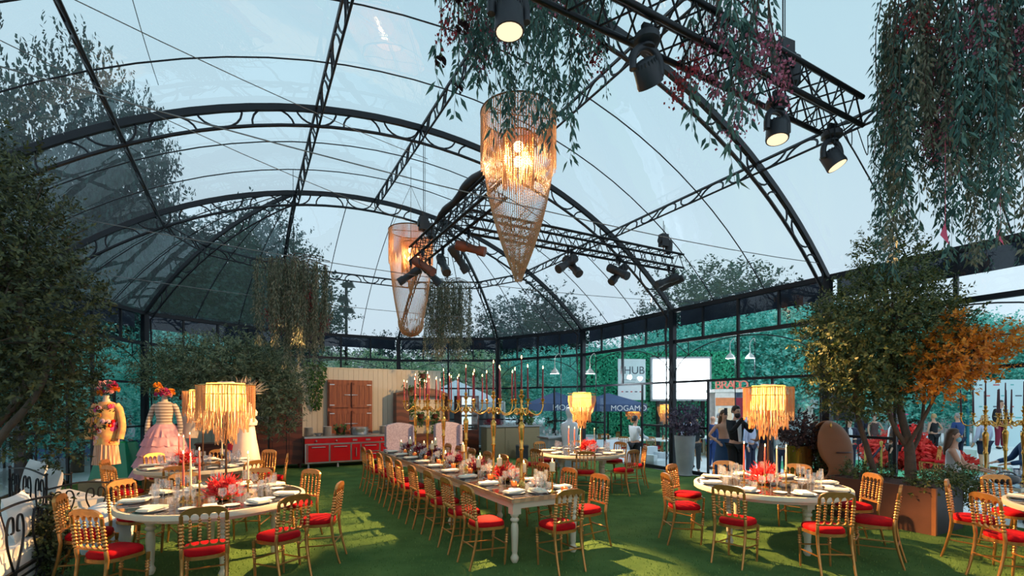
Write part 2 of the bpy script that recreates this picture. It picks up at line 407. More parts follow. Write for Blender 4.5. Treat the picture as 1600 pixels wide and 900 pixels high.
# ------------------------------------------------------------------ ballroom chair
GOLD = mat('gold_paint', C(194, 136, 76), .28, .72, .14, 14, .08, 90)
RED = mat('red_velvet', C(172, 6, 18), .8, 0, .2, 5, .1, 120, spec=.15)
CHM = {}
def beads(n, r0, r1, z0, z1):              # turned profile
    out = []
    for k in range(n):
        a = z0+(z1-z0)*k/n; h = (z1-z0)/n
        out += [(r0, a+h*.08), (r1, a+h*.35), (r1, a+h*.6), (r0, a+h*.92)]
    return out
def chair_meshes():
    yb = lambda z: -.19-.055*max(0, (z-.44))/.46       # rake of the back
    # seat: local +y is the front
    pts = []
    for k in range(28):
        a = 2*pi*k/28; ca, sa = cos(a), sin(a)
        x = (abs(ca)**.6)*(1 if ca > 0 else -1); y = (abs(sa)**.6)*(1 if sa > 0 else -1)
        pts.append((x*(.19+.022*y), y*.195))
    CHM['seat_frame'] = MB().prism(pts, .425, .458).mesh('seat_frame', GOLD)
    rows = []
    mb = MB()
    prof = [(.93,.458),(.97,.475),(.95,.500),(.86,.516),(.6,.527),(.25,.53)]
    vs = [(x*s, y*s, z) for s, z in prof for x, y in pts]; n = len(pts)
    fs = [(i*n+j, i*n+(j+1)%n, (i+1)*n+(j+1)%n, (i+1)*n+j) for i in range(len(prof)-1) for j in range(n)]+[tuple((len(prof)-1)*n+j for j in range(n))]
    CHM['seat_cushion'] = mb.add(vs, fs, True).mesh('seat_cushion', RED)
    # front leg, turned with rings near the top
    prof = [(.011,0),(.013,.05),(.015,.25)]+beads(4, .012, .021, .25, .36)+[(.016,.37),(.018,.43)]
    CHM['front_leg'] = MB().lathe(prof, 8, M=Matrix.Rotation(rad(-4), 3, 'X') @ Matrix.Rotation(0, 3, 'Y'))
    CHM['front_leg'] = CHM['front_leg'].mesh('front_leg', GOLD)
    # rear leg sweeping back
    pl = spline([(0,-.285,0),(0,-.245,.14),(0,-.205,.32),(0,-.19,.46)], 4)
    CHM['rear_leg'] = MB().tube(pl, [.012+.006*j/(len(pl)-1) for j in range(len(pl))], 8).mesh('rear_leg', GOLD)
    R = Matrix.Rotation(math.atan(.055/.46), 3, 'X')
    CHM['back_post'] = MB().lathe([(.018,0),(.018,.09)]+beads(7, .013, .0225, .10, .33)+[(.017,.335),(.017,.40)], 8, M=R).mesh('back_post', GOLD)
    CHM['spindle'] = MB().lathe([(.007,0)]+beads(7, .007, .0155, .01, .22)+[(.009,.225)], 7, M=R).mesh('spindle', GOLD)
    # crest: arched top edge, five small arches underneath
    def crest(zc, up, dn, arches, W=.185, thick=.024):
        top = []; bot = []; N = 40
        for j in range(N+1):
            q = j/N; x = -W+2*W*q
            top.append((x, zc+up*(1-(2*q-1)**4)+(.008 if abs(2*q-1) < .96 else 0)))
            f = (q*arches) % 1.0; bot.append((x, zc-dn+dn*.95*sqrt(max(0, 1-(2*f-1)**2)) if arches else zc-dn))
        vs = []
        for x, z in bot+top[::-1]:
            pass
        mb = MB(); vs = []
        for y in (-thick/2, thick/2): vs += [(x, yb(z)+y, z) for x, z in bot]+[(x, yb(z)+y, z) for x, z in top]
        n = N+1; fs = []
        for j in range(N):
            fs += [(j, j+1, n+j+1, n+j), (2*n+j+1, 2*n+j, 3*n+j, 3*n+j+1), (n+j, n+j+1, 3*n+j+1, 3*n+j), (j+1, j, 2*n+j, 2*n+j+1)]
        fs += [(0, n, 3*n, 2*n), (n-1, 3*n-1, 4*n-1, 2*n-1)]
        return mb.add(vs, fs)
    CHM['crest_rail'] = crest(.868, .048, .046, 5, thick=.028).mesh('crest_rail', GOLD)
    m2 = MB(); N = 40; W = .185; lo = []; hi = []
    for j in range(N+1):
        q = j/N; x = -W+2*W*q; f = (q*5) % 1.0
        hi.append((x, .600-.034*sqrt(max(0, 1-(2*f-1)**2)))); lo.append((x, .550))
    vs = []
    for y in (-.011, .011): vs += [(x, yb(z)+y, z) for x, z in lo]+[(x, yb(z)+y, z) for x, z in hi]
    n = N+1; fs = []
    for j in range(N): fs += [(j, j+1, n+j+1, n+j), (2*n+j+1, 2*n+j, 3*n+j, 3*n+j+1), (n+j, n+j+1, 3*n+j+1, 3*n+j), (j+1, j, 2*n+j, 2*n+j+1)]
    CHM['lower_rail'] = m2.add(vs, fs).mesh('lower_rail', GOLD)
    CHM['side_stretcher'] = MB().tube([(0,-.215,.22),(0,.165,.20)], .009, 6).mesh('stretcher', GOLD)
    CHM['cross_stretcher'] = MB().tube([(-.17,0,0),(.17,0,0)], .009, 6).mesh('stretcher', GOLD)
    CHM['yb'] = yb
chair_meshes()
def make_chair():
    t = empty('ballroom_chair', (0,0,0))
    obj('seat_cushion', CHM['seat_cushion'], RED, t); obj('seat_frame', CHM['seat_frame'], GOLD, t)
    for s in (-1, 1):
        obj('leg', CHM['front_leg'], GOLD, t, (s*.165, .165, 0), 0); obj('leg', CHM['rear_leg'], GOLD, t, (s*.175, 0, 0))
        obj('back_post', CHM['back_post'], GOLD, t, (s*.178, -.19, .455)); obj('stretcher', CHM['side_stretcher'], GOLD, t, (s*.172, 0, 0))
    obj('stretcher', CHM['cross_stretcher'], GOLD, t, (0, .165, .25)); obj('stretcher', CHM['cross_stretcher'], GOLD, t, (0, -.225, .25))
    obj('crest_rail', CHM['crest_rail'], GOLD, t); obj('lower_rail', CHM['lower_rail'], GOLD, t)
    for k in range(4):
        obj('spindle', CHM['spindle'], GOLD, t, (-.111+.074*k, CHM['yb'](.595), .595))
    return t
CHAIR0 = make_chair(); USED = [0]
def chair(p, face, label, group, z=0):
    """p: seat centre on the floor; face: the direction the sitter looks, an angle in the x-y plane"""
    o = CHAIR0 if not USED[0] else dup(CHAIR0)
    USED[0] += 1
    o.location = (p[0], p[1], z); o.rotation_euler = (0, 0, face-pi/2)
    tag(o, label.replace(' ,', ','), 'chair', group); return o

# ------------------------------------------------------------------ tableware meshes
WINE = glassmat('table_glass', (.975, .98, .985, 1), 1.5, 0, .07, .035)  # haze mixes in diffuse white, imitating highlights along the glass outline
CHINA = mat('white_china', C(232, 230, 226), .25, 0, .03, 6, spec=.6)
LINEN = mat('ivory_napkin_linen', C(238, 228, 206), .9, 0, .05, 12, .15, 200)
SILVER = mat('silver_cutlery', C(190, 190, 192), .22, .95, .05)
def glass_mesh(nm, H, rb, rrim, bowl0, rfoot, stem=True):
    pr = []
    if stem:
        pr = [(rfoot, 0), (rfoot, .003), (.006, .008), (.0045, bowl0*.55), (.006, bowl0-.006)]
        b = [(.6*rb, bowl0+.012), (rb*.93, bowl0+(H-bowl0)*.25), (rb, bowl0+(H-bowl0)*.45), (rrim, H)]
        inn = [(rrim-.0015, H), (rb-.0015, bowl0+(H-bowl0)*.45), (.55*rb, bowl0+.016)]
        return MB().lathe(pr+b+inn, 12).mesh(nm, WINE)
    return MB().lathe([(rb, 0), (rb*1.02, .01), (rrim, H), (rrim-.002, H), (rb*.95, .012)], 12).mesh(nm, WINE)
GL = {'water_goblet': glass_mesh('water_goblet', .185, .044, .038, .085, .038), 'wine_glass': glass_mesh('wine_glass', .215, .042, .034, .105, .036),
      'champagne_flute': glass_mesh('champagne_flute', .235, .027, .024, .095, .032), 'tumbler': glass_mesh('tumbler', .10, .032, .038, 0, 0, False)}
GDESC = {'water_goblet': 'stemmed water goblet', 'wine_glass': 'tall stemmed wine glass', 'champagne_flute': 'slim champagne flute', 'tumbler': 'short clear tumbler'}
DISH = {'dinner_plate': MB().lathe([(.085,0),(.09,.006),(.135,.018),(.137,.021),(.09,.011),(.001,.010)], 24, caps=True).mesh('dinner_plate', CHINA),
        'side_plate': MB().lathe([(.05,0),(.055,.005),(.078,.012),(.08,.015),(.052,.008),(.001,.007)], 18).mesh('side_plate', CHINA)}
def napkin_mesh():
    mb = MB()
    for k, (wx, wy, z) in enumerate(((.135,.26,.012),(.13,.254,.019),(.124,.248,.026))): mb.box((.002*k, .003*k, z+.004), (wx, wy, .0065))
    mb.tube([(-.062,-.125,.02),(-.062,.125,.02)], .007, 6)
    return mb.mesh('napkin', LINEN)
NAPK = napkin_mesh()
def knife_mesh(): return MB().box((0,-.05,.003), (.012,.10,.005)).box((.001,.055,.003), (.016,.11,.002)).mesh('knife', SILVER)
def fork_mesh():
    mb = MB().box((0,-.04,.003), (.009,.14,.004)).box((0,.045,.004), (.022,.03,.003))
    for x in (-.009, -.003, .003, .009): mb.box((x,.08,.005), (.003,.045,.002))
    return mb.mesh('fork', SILVER)
KN, FK = knife_mesh(), fork_mesh()
def place(p, ang, where, z, long_=False, nap=True, jit=None):
    """one place setting at table-edge point p; ang: the direction towards the middle of the table"""
    f = Vector((cos(ang), sin(ang))); r = Vector((f.y, -f.x)); rz = ang-pi/2
    def put(name, me, a, b, label, cat, grp, dz=0, dr=0):
        q = Vector(p[:2])+f*a+r*b
        o = obj(name, me, None, None, (q.x, q.y, z+dz), rz+dr); tag(o, (label+' '+where).replace(' ,', ','), cat, grp); return o
    put('dinner_plate', DISH['dinner_plate'], .17, 0, 'white dinner plate', 'plate', 'dinner plates on the tables')
    if nap: put('napkin', NAPK, .17, 0, 'folded ivory napkin', 'napkin', 'napkins on the plates', .010, rnd.uniform(-.25,.25))
    put('side_plate', DISH['side_plate'], .30, -.21, 'small white bread plate', 'plate', 'bread plates on the tables')
    put('fork', FK, .16, -.165, 'silver fork', 'fork', 'forks on the tables'); put('knife', KN, .16, .165, 'silver knife', 'knife', 'knives on the tables')
    for k, (nm, a, b) in enumerate((('tumbler', .368, .0), ('water_goblet', .372, .098), ('wine_glass', .395, .188), ('champagne_flute', .40, .262))):
        put(nm, GL[nm], a+rnd.uniform(-.004,.004), b+rnd.uniform(-.004,.004), GDESC[nm], 'glass', GDESC[nm]+'s on the tables')

# ------------------------------------------------------------------ tables
CREAM = mat('cream_painted_wood', C(206, 194, 168), .45, 0, .06, 5, .05, 40)
OAK = mat('limed_oak_edge', C(176, 142, 104), .5, 0, .15, 3, .06, 60, wave=('X', 2.5, 6))
TOPG = mat('smoked_mirror_top', C(120, 112, 108), .06, .8, .05, 2, spec=.8)
LEG = [(.03,0),(.045,.03),(.05,.06),(.034,.09),(.03,.11),(.036,.13),(.046,.38),(.042,.44),(.03,.47),(.05,.49),(.052,.51),(.034,.53),(.05,.55),(.05,.57)]
def leg_mesh(h): 
    return MB().lathe(LEG, 14).box((0,0,(.57+h)/2), (.11,.11,h-.57)).mesh('table_leg', CREAM)
LEGM = leg_mesh(.68)
TZ = .77
LW, LL = 1.04, 6.2; ln0, lu0 = 2.668, 4.84
def long_table():
    c = T(ln0+LW/2, lu0+LL/2); t = empty('banquet_table', c, A, 'long cream banquet table with a dark mirrored top and turned legs', 'table')
    obj('tabletop', MB().box((0,0,TZ-.025), (LW,LL,.05)), OAK, t)
    obj('apron', MB().box((0,0,TZ-.09), (LW-.10,LL-.10,.08)), CREAM, t)
    obj('mirror_top', MB().box((0,0,TZ+.002), (LW-.03,LL-.03,.006)), TOPG, t)
    for k in range(4):
        for s in (-1, 1):
            y = -LL/2+.11+(LL-.22)*k/3
            obj('leg', LEGM, CREAM, t, (s*(LW/2-.10), y, 0))
long_table()
ZTOP = TZ+.006
for k in range(9):
    u = 5.10+.69*k
    for s, nm in ((-1, 'left'), (1, 'right')):
        n = ln0-.20 if s < 0 else ln0+LW+.20
        wh = f', {ORD[k]} from the near end, {nm} side of the long table'
        chair(T(n+rnd.uniform(-.02,.02)-s*.0, u+rnd.uniform(-.03,.03)), A if s < 0 else A+pi, 'gold red-seated chair '+wh, 'chairs along the long table')
        place(T(ln0 if s < 0 else ln0+LW, u), A if s < 0 else A+pi, wh, ZTOP)
chair(T(3.13, lu0-.26), A+pi/2, 'gold chair with red seat alone at the near end of the long table', 'chairs along the long table')
place(T(3.13, lu0), A+pi/2, 'at the near end of the long table', ZTOP)
RT = {'front left': ((-3.45,5.65), [207,256,297,331,6,66,100,137,167]), 'back left': ((-5.51,8.57), [20+45*k for k in range(8)]),
      'right': ((3.47,6.53), [45*k for k in range(8)]), 'far centre': ((1.57,10.87), [40+45*k for k in range(8)]), 'right edge': ((6.38,4.97), [135,176,215,260,310,0,45,90])}
RTOP = MB().lathe([(.02,.71),(.93,.71),(.95,.715),(.95,.762),(.945,.77),(.001,.77)], 64, caps=False).mesh('tabletop', CREAM)
RAPR = MB().lathe([(.80,.66),(.82,.66),(.82,.712),(.80,.712)], 48, caps=False).mesh('apron', CREAM)
RMIR = MB().lathe([(.001,.7705),(.91,.7705),(.91,.774),(.001,.774)], 64, caps=False).mesh('mirror_top', TOPG)
def clock(phi): return CLK[round(((90-phi) % 360)/30) % 12]
for nm, ((x, y), phis) in RT.items():
    t = empty('round_table', (x, y, 0), .3, f'{nm} round cream table set for dinner, on turned legs', 'table', 'round dinner tables')
    obj('tabletop', RTOP, CREAM, t); obj('apron', RAPR, CREAM, t); obj('mirror_top', RMIR, TOPG, t)
    for k in range(4):
        a = pi/2*k+(.35 if nm != 'right' else -.05); obj('leg', LEGM, CREAM, t, (.62*cos(a), .62*sin(a), 0), a)
    seen = {}
    for ph in phis:
        c_ = clock(ph); seen[c_] = seen.get(c_, 0)+1
        wh = f"at the {c_} o'clock place of the {nm} round table"
        if seen[c_] > 1: wh = f"beside the {c_} o'clock place of the {nm} round table"
        a = rad(ph); d = 1.15 if nm != 'right edge' else 1.18
        chair((x+d*cos(a), y+d*sin(a)), a+pi+rad(rnd.uniform(-4,4)), 'gold red-seated chair '+wh, 'chairs around the round tables')
        place((x+.95*cos(a), y+.95*sin(a)), a+pi, wh, .774)
# ------------------------------------------------------------------ beaded lamps and chandeliers
BEAD = mat('amber_glass_beads', C(232, 172, 108), .25, 0, .15, 30, trans=.45, island=.5, col2=C(244, 206, 150))
PEARL = mat('champagne_beads', C(214, 160, 108), .3, .0, .15, 30, trans=.4, col2=C(230, 188, 142))
SHADE = mat('lamp_inner_shade', C(244, 186, 100), .8, 0, .05, 3, trans=.5)
BRASS = mat('polished_brass', C(204, 158, 82), .2, .9, .1, 6)
BRONZE = mat('dark_bronze_pole', C(92, 66, 44), .4, .7, .1, 6)
BULB = emitmat('warm_bulb', (1, .66, .32, 1), 16)
def strand(mb, pts, r=.006, step=.024):
    """a string of beads along a line, three-sided"""
    pts = [Vector(p) for p in pts]; acc = [0.0]
    for p, q in zip(pts[:-1], pts[1:]): acc.append(acc[-1]+(q-p).length)
    n = max(2, int(acc[-1]/step)); out = []; rs = []; k = 0
    for i in range(2*n+1):
        d = acc[-1]*i/(2*n)
        while k < len(acc)-2 and acc[k+1] < d: k += 1
        t = (d-acc[k])/max(1e-9, acc[k+1]-acc[k]); out.append(pts[k].lerp(pts[k+1], min(1, t))); rs.append(r if i % 2 else r*.3)
    mb.tube(out, rs, 4, cap=False)
def loops(mb, r, z0, z1, n, drop, r2=None, rr=.006):
    """strands hanging from a ring down to z1, then looped to the neighbour"""
    r2 = r if r2 is None else r2
    for k in range(n):
        a, b = 2*pi*k/n, 2*pi*(k+1.0)/n; P = []
        for j in range(9):
            q = j/8; an = a+(b-a)*(.5-.5*cos(pi*q)); f = sin(pi*q)**.6; R = r+(r2-r)*f
            P.append((R*cos(an), R*sin(an), z0+(z1-z0+drop*(k % 2))*f))
        strand(mb, P, rr, .02)
def lampmesh(cone):
    M = {}
    m = MB()
    if not cone:
        for k in range(64):
            a = 2*pi*k/64; strand(m, [(.305*cos(a),.305*sin(a),1.30), (.305*cos(a),.305*sin(a),1.05-.07*(k % 3))], .0075, .022)
        loops(m, .30, 1.30, .86, 40, .05)
    else:
        for k in range(60):
            a = 2*pi*k/60; P = [(.30*cos(a),.30*sin(a),1.26),(.31*cos(a),.31*sin(a),1.15),(.25*cos(a),.25*sin(a),.95-.05*(k % 2)),(.13*cos(a),.13*sin(a),.72)]
            strand(m, P, .0075, .022)
    M['outer_beads'] = m.mesh('outer_beads', BEAD)
    m = MB()
    loops(m, .235 if not cone else .2, 1.20, .74 if not cone else .66, 36, .04)
    M['middle_beads'] = m.mesh('middle_beads', BEAD)
    m = MB(); loops(m, .11 if not cone else .09, 1.10, .60 if not cone else .52, 18, .05)
    M['inner_beads'] = m.mesh('inner_beads', BEAD)
    m = MB()
    for z, r in ((1.305, .31), (1.20, .245), (1.10, .115)): m.tube([(r*cos(2*pi*k/36), r*sin(2*pi*k/36), z) for k in range(37)], .006, 5)
    for k in range(4): m.beam((0,0,1.30), (.31*cos(pi/2*k), .31*sin(pi/2*k), 1.30), .006)
    M['ring_frame'] = m.mesh('ring_frame', BRASS)
    M['inner_shade'] = MB().lathe([(.20,1.33),(.22,1.0)], 24, caps=False).mesh('inner_shade', SHADE)
    M['top_cap'] = MB().lathe([(.001,1.345),(.09,1.345),(.09,1.325),(.001,1.325)], 20).mesh('top_cap', CHINA)
    M['pole'] = MB().lathe([(.012,.02),(.012,1.32)], 10).mesh('pole', BRONZE)
    M['base'] = MB().lathe([(.13,0),(.13,.012),(.03,.02),(.014,.05)], 24).mesh('base', BRONZE)
    M['bulb'] = MB().ball((0,0,1.17), .045, 10).mesh('bulb', BULB)
    return M
LM = [lampmesh(False), lampmesh(True)]
def table_lamp(x, y, z, kind, label, power):
    t = empty('beaded_table_lamp', (x, y, z), rnd.random(), label, 'lamp', 'beaded table lamps')
    for k, me in LM[kind].items(): obj(k, me, None, t)
    l = bpy.data.lights.new('lamp_light', 'POINT'); l.energy = power; l.color = (1, .70, .42); l.shadow_soft_size = .05
    lo = bpy.data.objects.new('lamp_light', l); lo.location = (0, 0, 1.08); link(lo, t)
for nm, kd, off in (('front left', 0, (.05,.1)), ('back left', 0, (0,.05)), ('right', 0, (-.02,-.02)), ('far centre', 1, (0,0)), ('right edge', 0, (.3,.1))):
    (x, y), _ = RT[nm]
    table_lamp(x+off[0], y+off[1], .774, kd, f'amber beaded lamp on a tall pole on the {nm} round table', 66)

# hanging bead chandeliers
def chandelier(x, y, ztop, H, R, point, label, power):
    t = empty('bead_chandelier', (x, y, ztop), .2, label, 'chandelier', 'bead chandeliers over the long table')
    m = MB(); N = 90
    for k in range(N):                      # fringe round the top drum
        a = 2*pi*k/N
        for d in (0, .014): strand(m, [((R-d)*cos(a+d*2), (R-d)*sin(a+d*2), 0), ((R-d)*cos(a+d*2), (R-d)*sin(a+d*2), -.62-.06*(k % 3)-.1*d)], .0068, .03)
    tag(obj('bead_fringe', m, PEARL, t), kind='stuff')
    m = MB(); N = 84
    def rad_at(f):
        return R*(1-.12*f-(.83 if point else .48)*max(0, (f-.12)/.88)**2) if f < 1 else .04
    for k in range(N):
        a = 2*pi*k/N; P = []
        end = (1.0-.02*(k % 5)-.13*(k % 7 == 0)) if point else .80+.10*rnd.random()
        for j in range(15):
            f = end*j/14; r = rad_at(f); P.append((r*cos(a), r*sin(a), -H*f))
        strand(m, P, .0062, .034)
    tag(obj('long_strands', m, PEARL, t), kind='stuff')
    m = MB()
    if point:
        for q in range(26):                 # swags slung across the lower cone
            f = .60+.36*q/26; r = rad_at(f); a0 = rnd.random()*pi
            P = [(r*cos(pi*j/10)*cos(a0)-.25*r*sin(pi*j/10)*sin(a0), r*cos(pi*j/10)*sin(a0)+.25*r*sin(pi*j/10)*cos(a0), -H*f-.45*r*sin(pi*j/10)) for j in range(11)]
            strand(m, P, .007, .03)
    else:
        for q in range(70):                 # long loops that meet in a rounded bottom
            a0 = 2*pi*q/70; r = rad_at(.84); zz = -H*(.84+.02*rnd.random()); P = []
            for j in range(13):
                f = j/12; P.append((r*cos(pi*f)*cos(a0), r*cos(pi*f)*sin(a0), zz-H*.15*(1-.5*rnd.random()*.2)*sin(pi*f)**.8))
            strand(m, P, .007, .034)
        for q in range(26):
            a0 = 2*pi*q/26; P = [(.3*R*cos(a0)*(1-f)**.8, .3*R*sin(a0)*(1-f)**.8, -.5-H*.42*f) for f in [j/8 for j in range(9)]]
            strand(m, P, .0075, .034)
    tag(obj('swags', m, PEARL, t), kind='stuff')
    m = MB(); N = 60
    for k in range(N):
        a = 2*pi*k/N; strand(m, [(.2*cos(a), .2*sin(a), -.28), (.2*cos(a), .2*sin(a), -.88-.03*(k % 4))], .0085, .03)
    tag(obj('inner_fringe', m, BEAD, t), kind='stuff')
    m = MB()
    for r, z in ((R, 0), (.2, -.28)): m.tube([(r*cos(2*pi*k/48), r*sin(2*pi*k/48), z) for k in range(49)], .012, 6)
    for k in range(4): m.beam((0,0,0), (R*cos(pi/2*k), R*sin(pi/2*k), 0), .012); m.tube([(0,0,1.0), (R*.9*cos(pi/2*k), R*.9*sin(pi/2*k), 0)], .004, 4)
    m.tube([(0,0,0),(0,0,-.45)], .008, 5)
    obj('ring_frame', m, BRONZE, t)
    obj('hanging_cable', MB().tube([(0,0,1.0),(0,0,zarch(0)-ztop-.3)], .006, 5), STEEL, t)
    for z in (-.42, -.62): obj('bulb', MB().ball((0,0,z), .07, 10), BULB, t)
    l = bpy.data.lights.new('lamp_light', 'POINT'); l.energy = power; l.color = (1, .68, .38); l.shadow_soft_size = .03
    lo = bpy.data.objects.new('lamp_light', l); lo.location = (0, 0, -.52); link(lo, t)
p = PX(810, 180, 6.44); chandelier(p.x, p.y, p.z, 2.22, .50, True, 'near bead chandelier hanging in a long pointed cone over the long table', 150)
p = PX(642, 361, 10.7); chandelier(p.x, p.y, p.z, 2.33, .48, False, 'far bead chandelier with a rounded looped bottom', 130)

# ------------------------------------------------------------------ candelabra and candles
GOLDM = mat('gilt_candelabrum', C(214, 164, 82), .16, .95, .08, 8)
WAXR = mat('burgundy_wax', C(128, 20, 34), .4, 0, .08, 8, spec=.5)
WAXC = mat('coral_wax', C(228, 92, 74), .4, 0, .06, 8)
WAXI = mat('ivory_wax', C(244, 226, 190), .45, 0, .05, 8, trans=.25)
FLAME = emitmat('candle_flame', (1, .62, .22, 1), 14)
POLE = [(.088,0),(.088,.012),(.06,.025),(.035,.05),(.022,.09),(.03,.12),(.02,.15),(.019,.30),(.024,.46),(.034,.48),(.034,.50),(.024,.52),(.032,.62),(.042,.76),(.044,.80),(.03,.83),(.015,.85),(.026,.88),(.014,.91),(.03,.95),(.034,.98),(.022,1.03),(.012,1.08),(.022,1.11),(.012,1.14),(.04,1.19),(.04,1.195),(.014,1.205),(.02,1.225),(.026,1.25),(.018,1.26),(.018,1.27)]
CM = {'pole': MB().lathe(POLE, 14).mesh('pole', GOLDM)}
CUP = [(.004,0),(.045,.006),(.047,.012),(.012,.016),(.012,.03),(.022,.04),(.026,.065),(.018,.07),(.016,.07)]
CM['arm'] = MB().tube(spline([(.02,0,1.0),(.07,0,1.02),(.13,0,.965),(.20,0,.935),(.265,0,.96),(.295,0,1.04),(.295,0,1.085)], 5), .0095, 7).tube(spline([(.07,0,1.015),(.06,0,.97),(.085,0,.95),(.10,0,.975),(.085,0,.985)], 4), .007, 6).mesh('arm', GOLDM)
CM['cup'] = MB().lathe(CUP, 12, (.295,0,1.08)).mesh('candle_cup', GOLDM)
CNDL = MB().lathe([(.0125,0),(.011,.2),(.0085,.385),(.003,.392)], 8)
FLM = MB().lathe([(.001,0),(.0075,.012),(.007,.022),(.001,.045)], 6)
CNM = {'r': CNDL.mesh('taper', WAXR), 'c': CNDL.mesh('taper', WAXC), 'i': CNDL.mesh('taper', WAXI)}
FLMM = FLM.mesh('flame', FLAME)
WICK = MB().tube([(0,0,.39),(.001,0,.402)], .0012, 4).mesh('wick', STEEL)
def candle(p, colr, label, grp, h=1.0, lit=True, lean=0):
    o = obj('taper_candle', CNM[colr], None, None, p); o.scale = (1, 1, h); tag(o, label, 'candle', grp)
    o.rotation_euler = (lean*.6, lean, 0)
    obj('wick', WICK, None, o)
    if lit: obj('flame', FLMM, None, o, (0, 0, .398))
def candelabrum(p, rot, arms, label, cname, colr='r', lit=True):
    t = empty('candelabrum', p, rot, label, 'candelabrum', 'tall gold candelabra'); obj('pole', CM['pole'], None, t)
    nm = ['right', 'far', 'left', 'near'] if arms == 4 else [f'{ORD[k]}' for k in range(arms)]
    for k in range(arms):
        a = 2*pi*k/arms; ar = obj('arm', CM['arm'], None, t, None, a); obj('candle_cup', CM['cup'], None, ar)
        q = Vector(p)+Vector((.295*cos(a+rot), .295*sin(a+rot), 1.1515))
        candle(q, colr, f'{"burgundy" if colr == "r" else "dark"} taper candle on the {nm[k]} arm of {cname}', 'taper candles in the candelabra', 1-.04*rnd.random(), lit, rnd.uniform(-.02,.02))
    candle(Vector(p)+Vector((0,0,1.271)), colr, f'burgundy taper candle on the tall centre stem of {cname}', 'taper candles in the candelabra', 1.02, lit)
for k, u in enumerate((5.52, 6.34, 7.35, 8.38, 9.27, 10.05)):
    candelabrum(tuple(T(3.19, u))[:2]+(ZTOP,), .26+.12*k, 4, f'tall gold four-armed candelabrum, {ORD[k]} from the near end of the long table', f'the {ORD[k]} candelabrum of the long table')
# pillar candles on little stands, votives, red blooms along the long table
STANDM = MB().lathe([(.045,0),(.045,.008),(.012,.02),(.01,.12),(.014,.14),(.04,.15),(.042,.158),(.001,.158)], 12)
for k, (u, n, h, sh) in enumerate(tuple((5.10+.69*q+(.17 if s < 0 else -.17), 3.188+s*.095, (.09,.11,.12,.10)[(q+(s > 0)) % 4], (.12,.26,.22,.16)[(q*2+(s > 0)) % 4]) for q in range(9) for s in (-1, 1) if (q+(s > 0)) % 3)[:14]):
    p = T(n, u, ZTOP); st = MB(); st.v, st.f, st.sm = list(STANDM.v), list(STANDM.f), list(STANDM.sm); st.v = [(x, y, z*sh/.158) for x, y, z in st.v]
    tag(obj('candle_stand', st, GOLDM, None, p), f'small gold candle stand, {ORD[k]} along the middle of the long table', 'stand', 'gold candle stands')
    c_ = obj('pillar_candle', MB().lathe([(.033,0),(.034,.01),(.033,h-.006),(.028,h),(.001,h-.006)], 12), WAXI, None, (p.x, p.y, ZTOP+sh+.001)); tag(c_, f'ivory pillar candle on the {ORD[k]} gold stand of the long table', 'candle', 'ivory pillar candles')
    obj('wick', MB().tube([(0,0,h-.006),(0,0,h+.01)], .0015, 4), STEEL, c_); obj('flame', FLMM, None, c_, (0, 0, h+.004))
VOT = mat('amber_votive_glass', C(240, 178, 120), .15, 0, .08, 10, trans=.6)
for k in range(16):
    u = 5.10+.69*(k//2)+(.33 if k % 2 == 0 else -.33); n = 3.188+(.16 if k % 2 else -.16); p = T(n, u, ZTOP)
    v = obj('votive_holder', MB().lathe([(.03,0),(.036,.02),(.04,.085),(.037,.085),(.03,.012),(.001,.012)], 12), VOT, None, p)
    tag(v, f'lit amber glass votive, {ORD[k]} from the near end of the long table', 'candle holder', 'amber votives'); obj('wax', MB().lathe([(.027,.013),(.027,.045),(.001,.045)], 10), WAXI, v); obj('flame', FLMM, None, v, (0, 0, .045))
BLO = mat('scarlet_dried_flowers', C(206, 26, 34), .8, 0, .2, 14, island=.8, col2=C(240, 84, 78), trans=.2)
BUR = mat('burgundy_dried_flowers', C(112, 18, 40), .8, 0, .2, 14, island=.8, col2=C(160, 44, 70), trans=.2)
def bloom_mb(R, H, n, seed, sprig=.075):
    r = random.Random(seed); m = MB()
    for i in range(n):
        a, b = r.random()*2*pi, r.random(); d = Vector((cos(a)*sqrt(1-b*b*.8), sin(a)*sqrt(1-b*b*.8), b*1.1))
        p = Vector((0,0,.03))+Vector((d.x*R, d.y*R, d.z*H))*(r.random()**.5); q = (d+Vector((r.uniform(-.5,.5), r.uniform(-.5,.5), r.uniform(-.2,.6)))).normalized()
        L = sprig*(.5+r.random()); s = q.orthogonal().normalized()*(.004+.005*r.random()); s.rotate(Matrix.Rotation(r.random()*6, 3, q))
        m.add([tuple(p), tuple(p+q*L*.5+s), tuple(p+q*L), tuple(p+q*L*.5-s)], [(0,1,2,3)])
    return m
def blossom(m, c, r, seed):
    q = random.Random(seed)
    for i in range(46):
        a, b = q.random()*2*pi, q.uniform(-.5, 1); d = Vector((cos(a)*sqrt(1-b*b*.9), sin(a)*sqrt(1-b*b*.9), b)).normalized(); s = d.orthogonal().normalized(); s.rotate(Matrix.Rotation(q.random()*6, 3, d)); t = d.cross(s)
        p = Vector(c)+d*r*.25; e = Vector(c)+d*r
        m.add([tuple(p), tuple(e+s*r*.3), tuple(e+t*r*.12+d*r*.05), tuple(e-s*r*.3)], [(0,1,2,3)])
def arrangement(p, R, H, n, label, m1, seed, grp, bl=4):
    t = empty('flower_arrangement', p, 0, label, 'flowers', grp)
    obj('bowl', MB().lathe([(.05,0),(.09,.03),(.10,.07),(.09,.07),(.07,.02),(.001,.02)], 14), GOLDM, t)
    tag(obj('dried_sprigs', bloom_mb(R, H, n, seed), m1, t), kind='stuff')
    r = random.Random(seed)
    for k in range(bl):
        m = MB(); a = r.random()*6.28; blossom(m, (R*.6*cos(a), R*.6*sin(a), H*(.4+.6*r.random())), .05+.02*r.random(), seed+k); obj('blossom', m, m1, t)
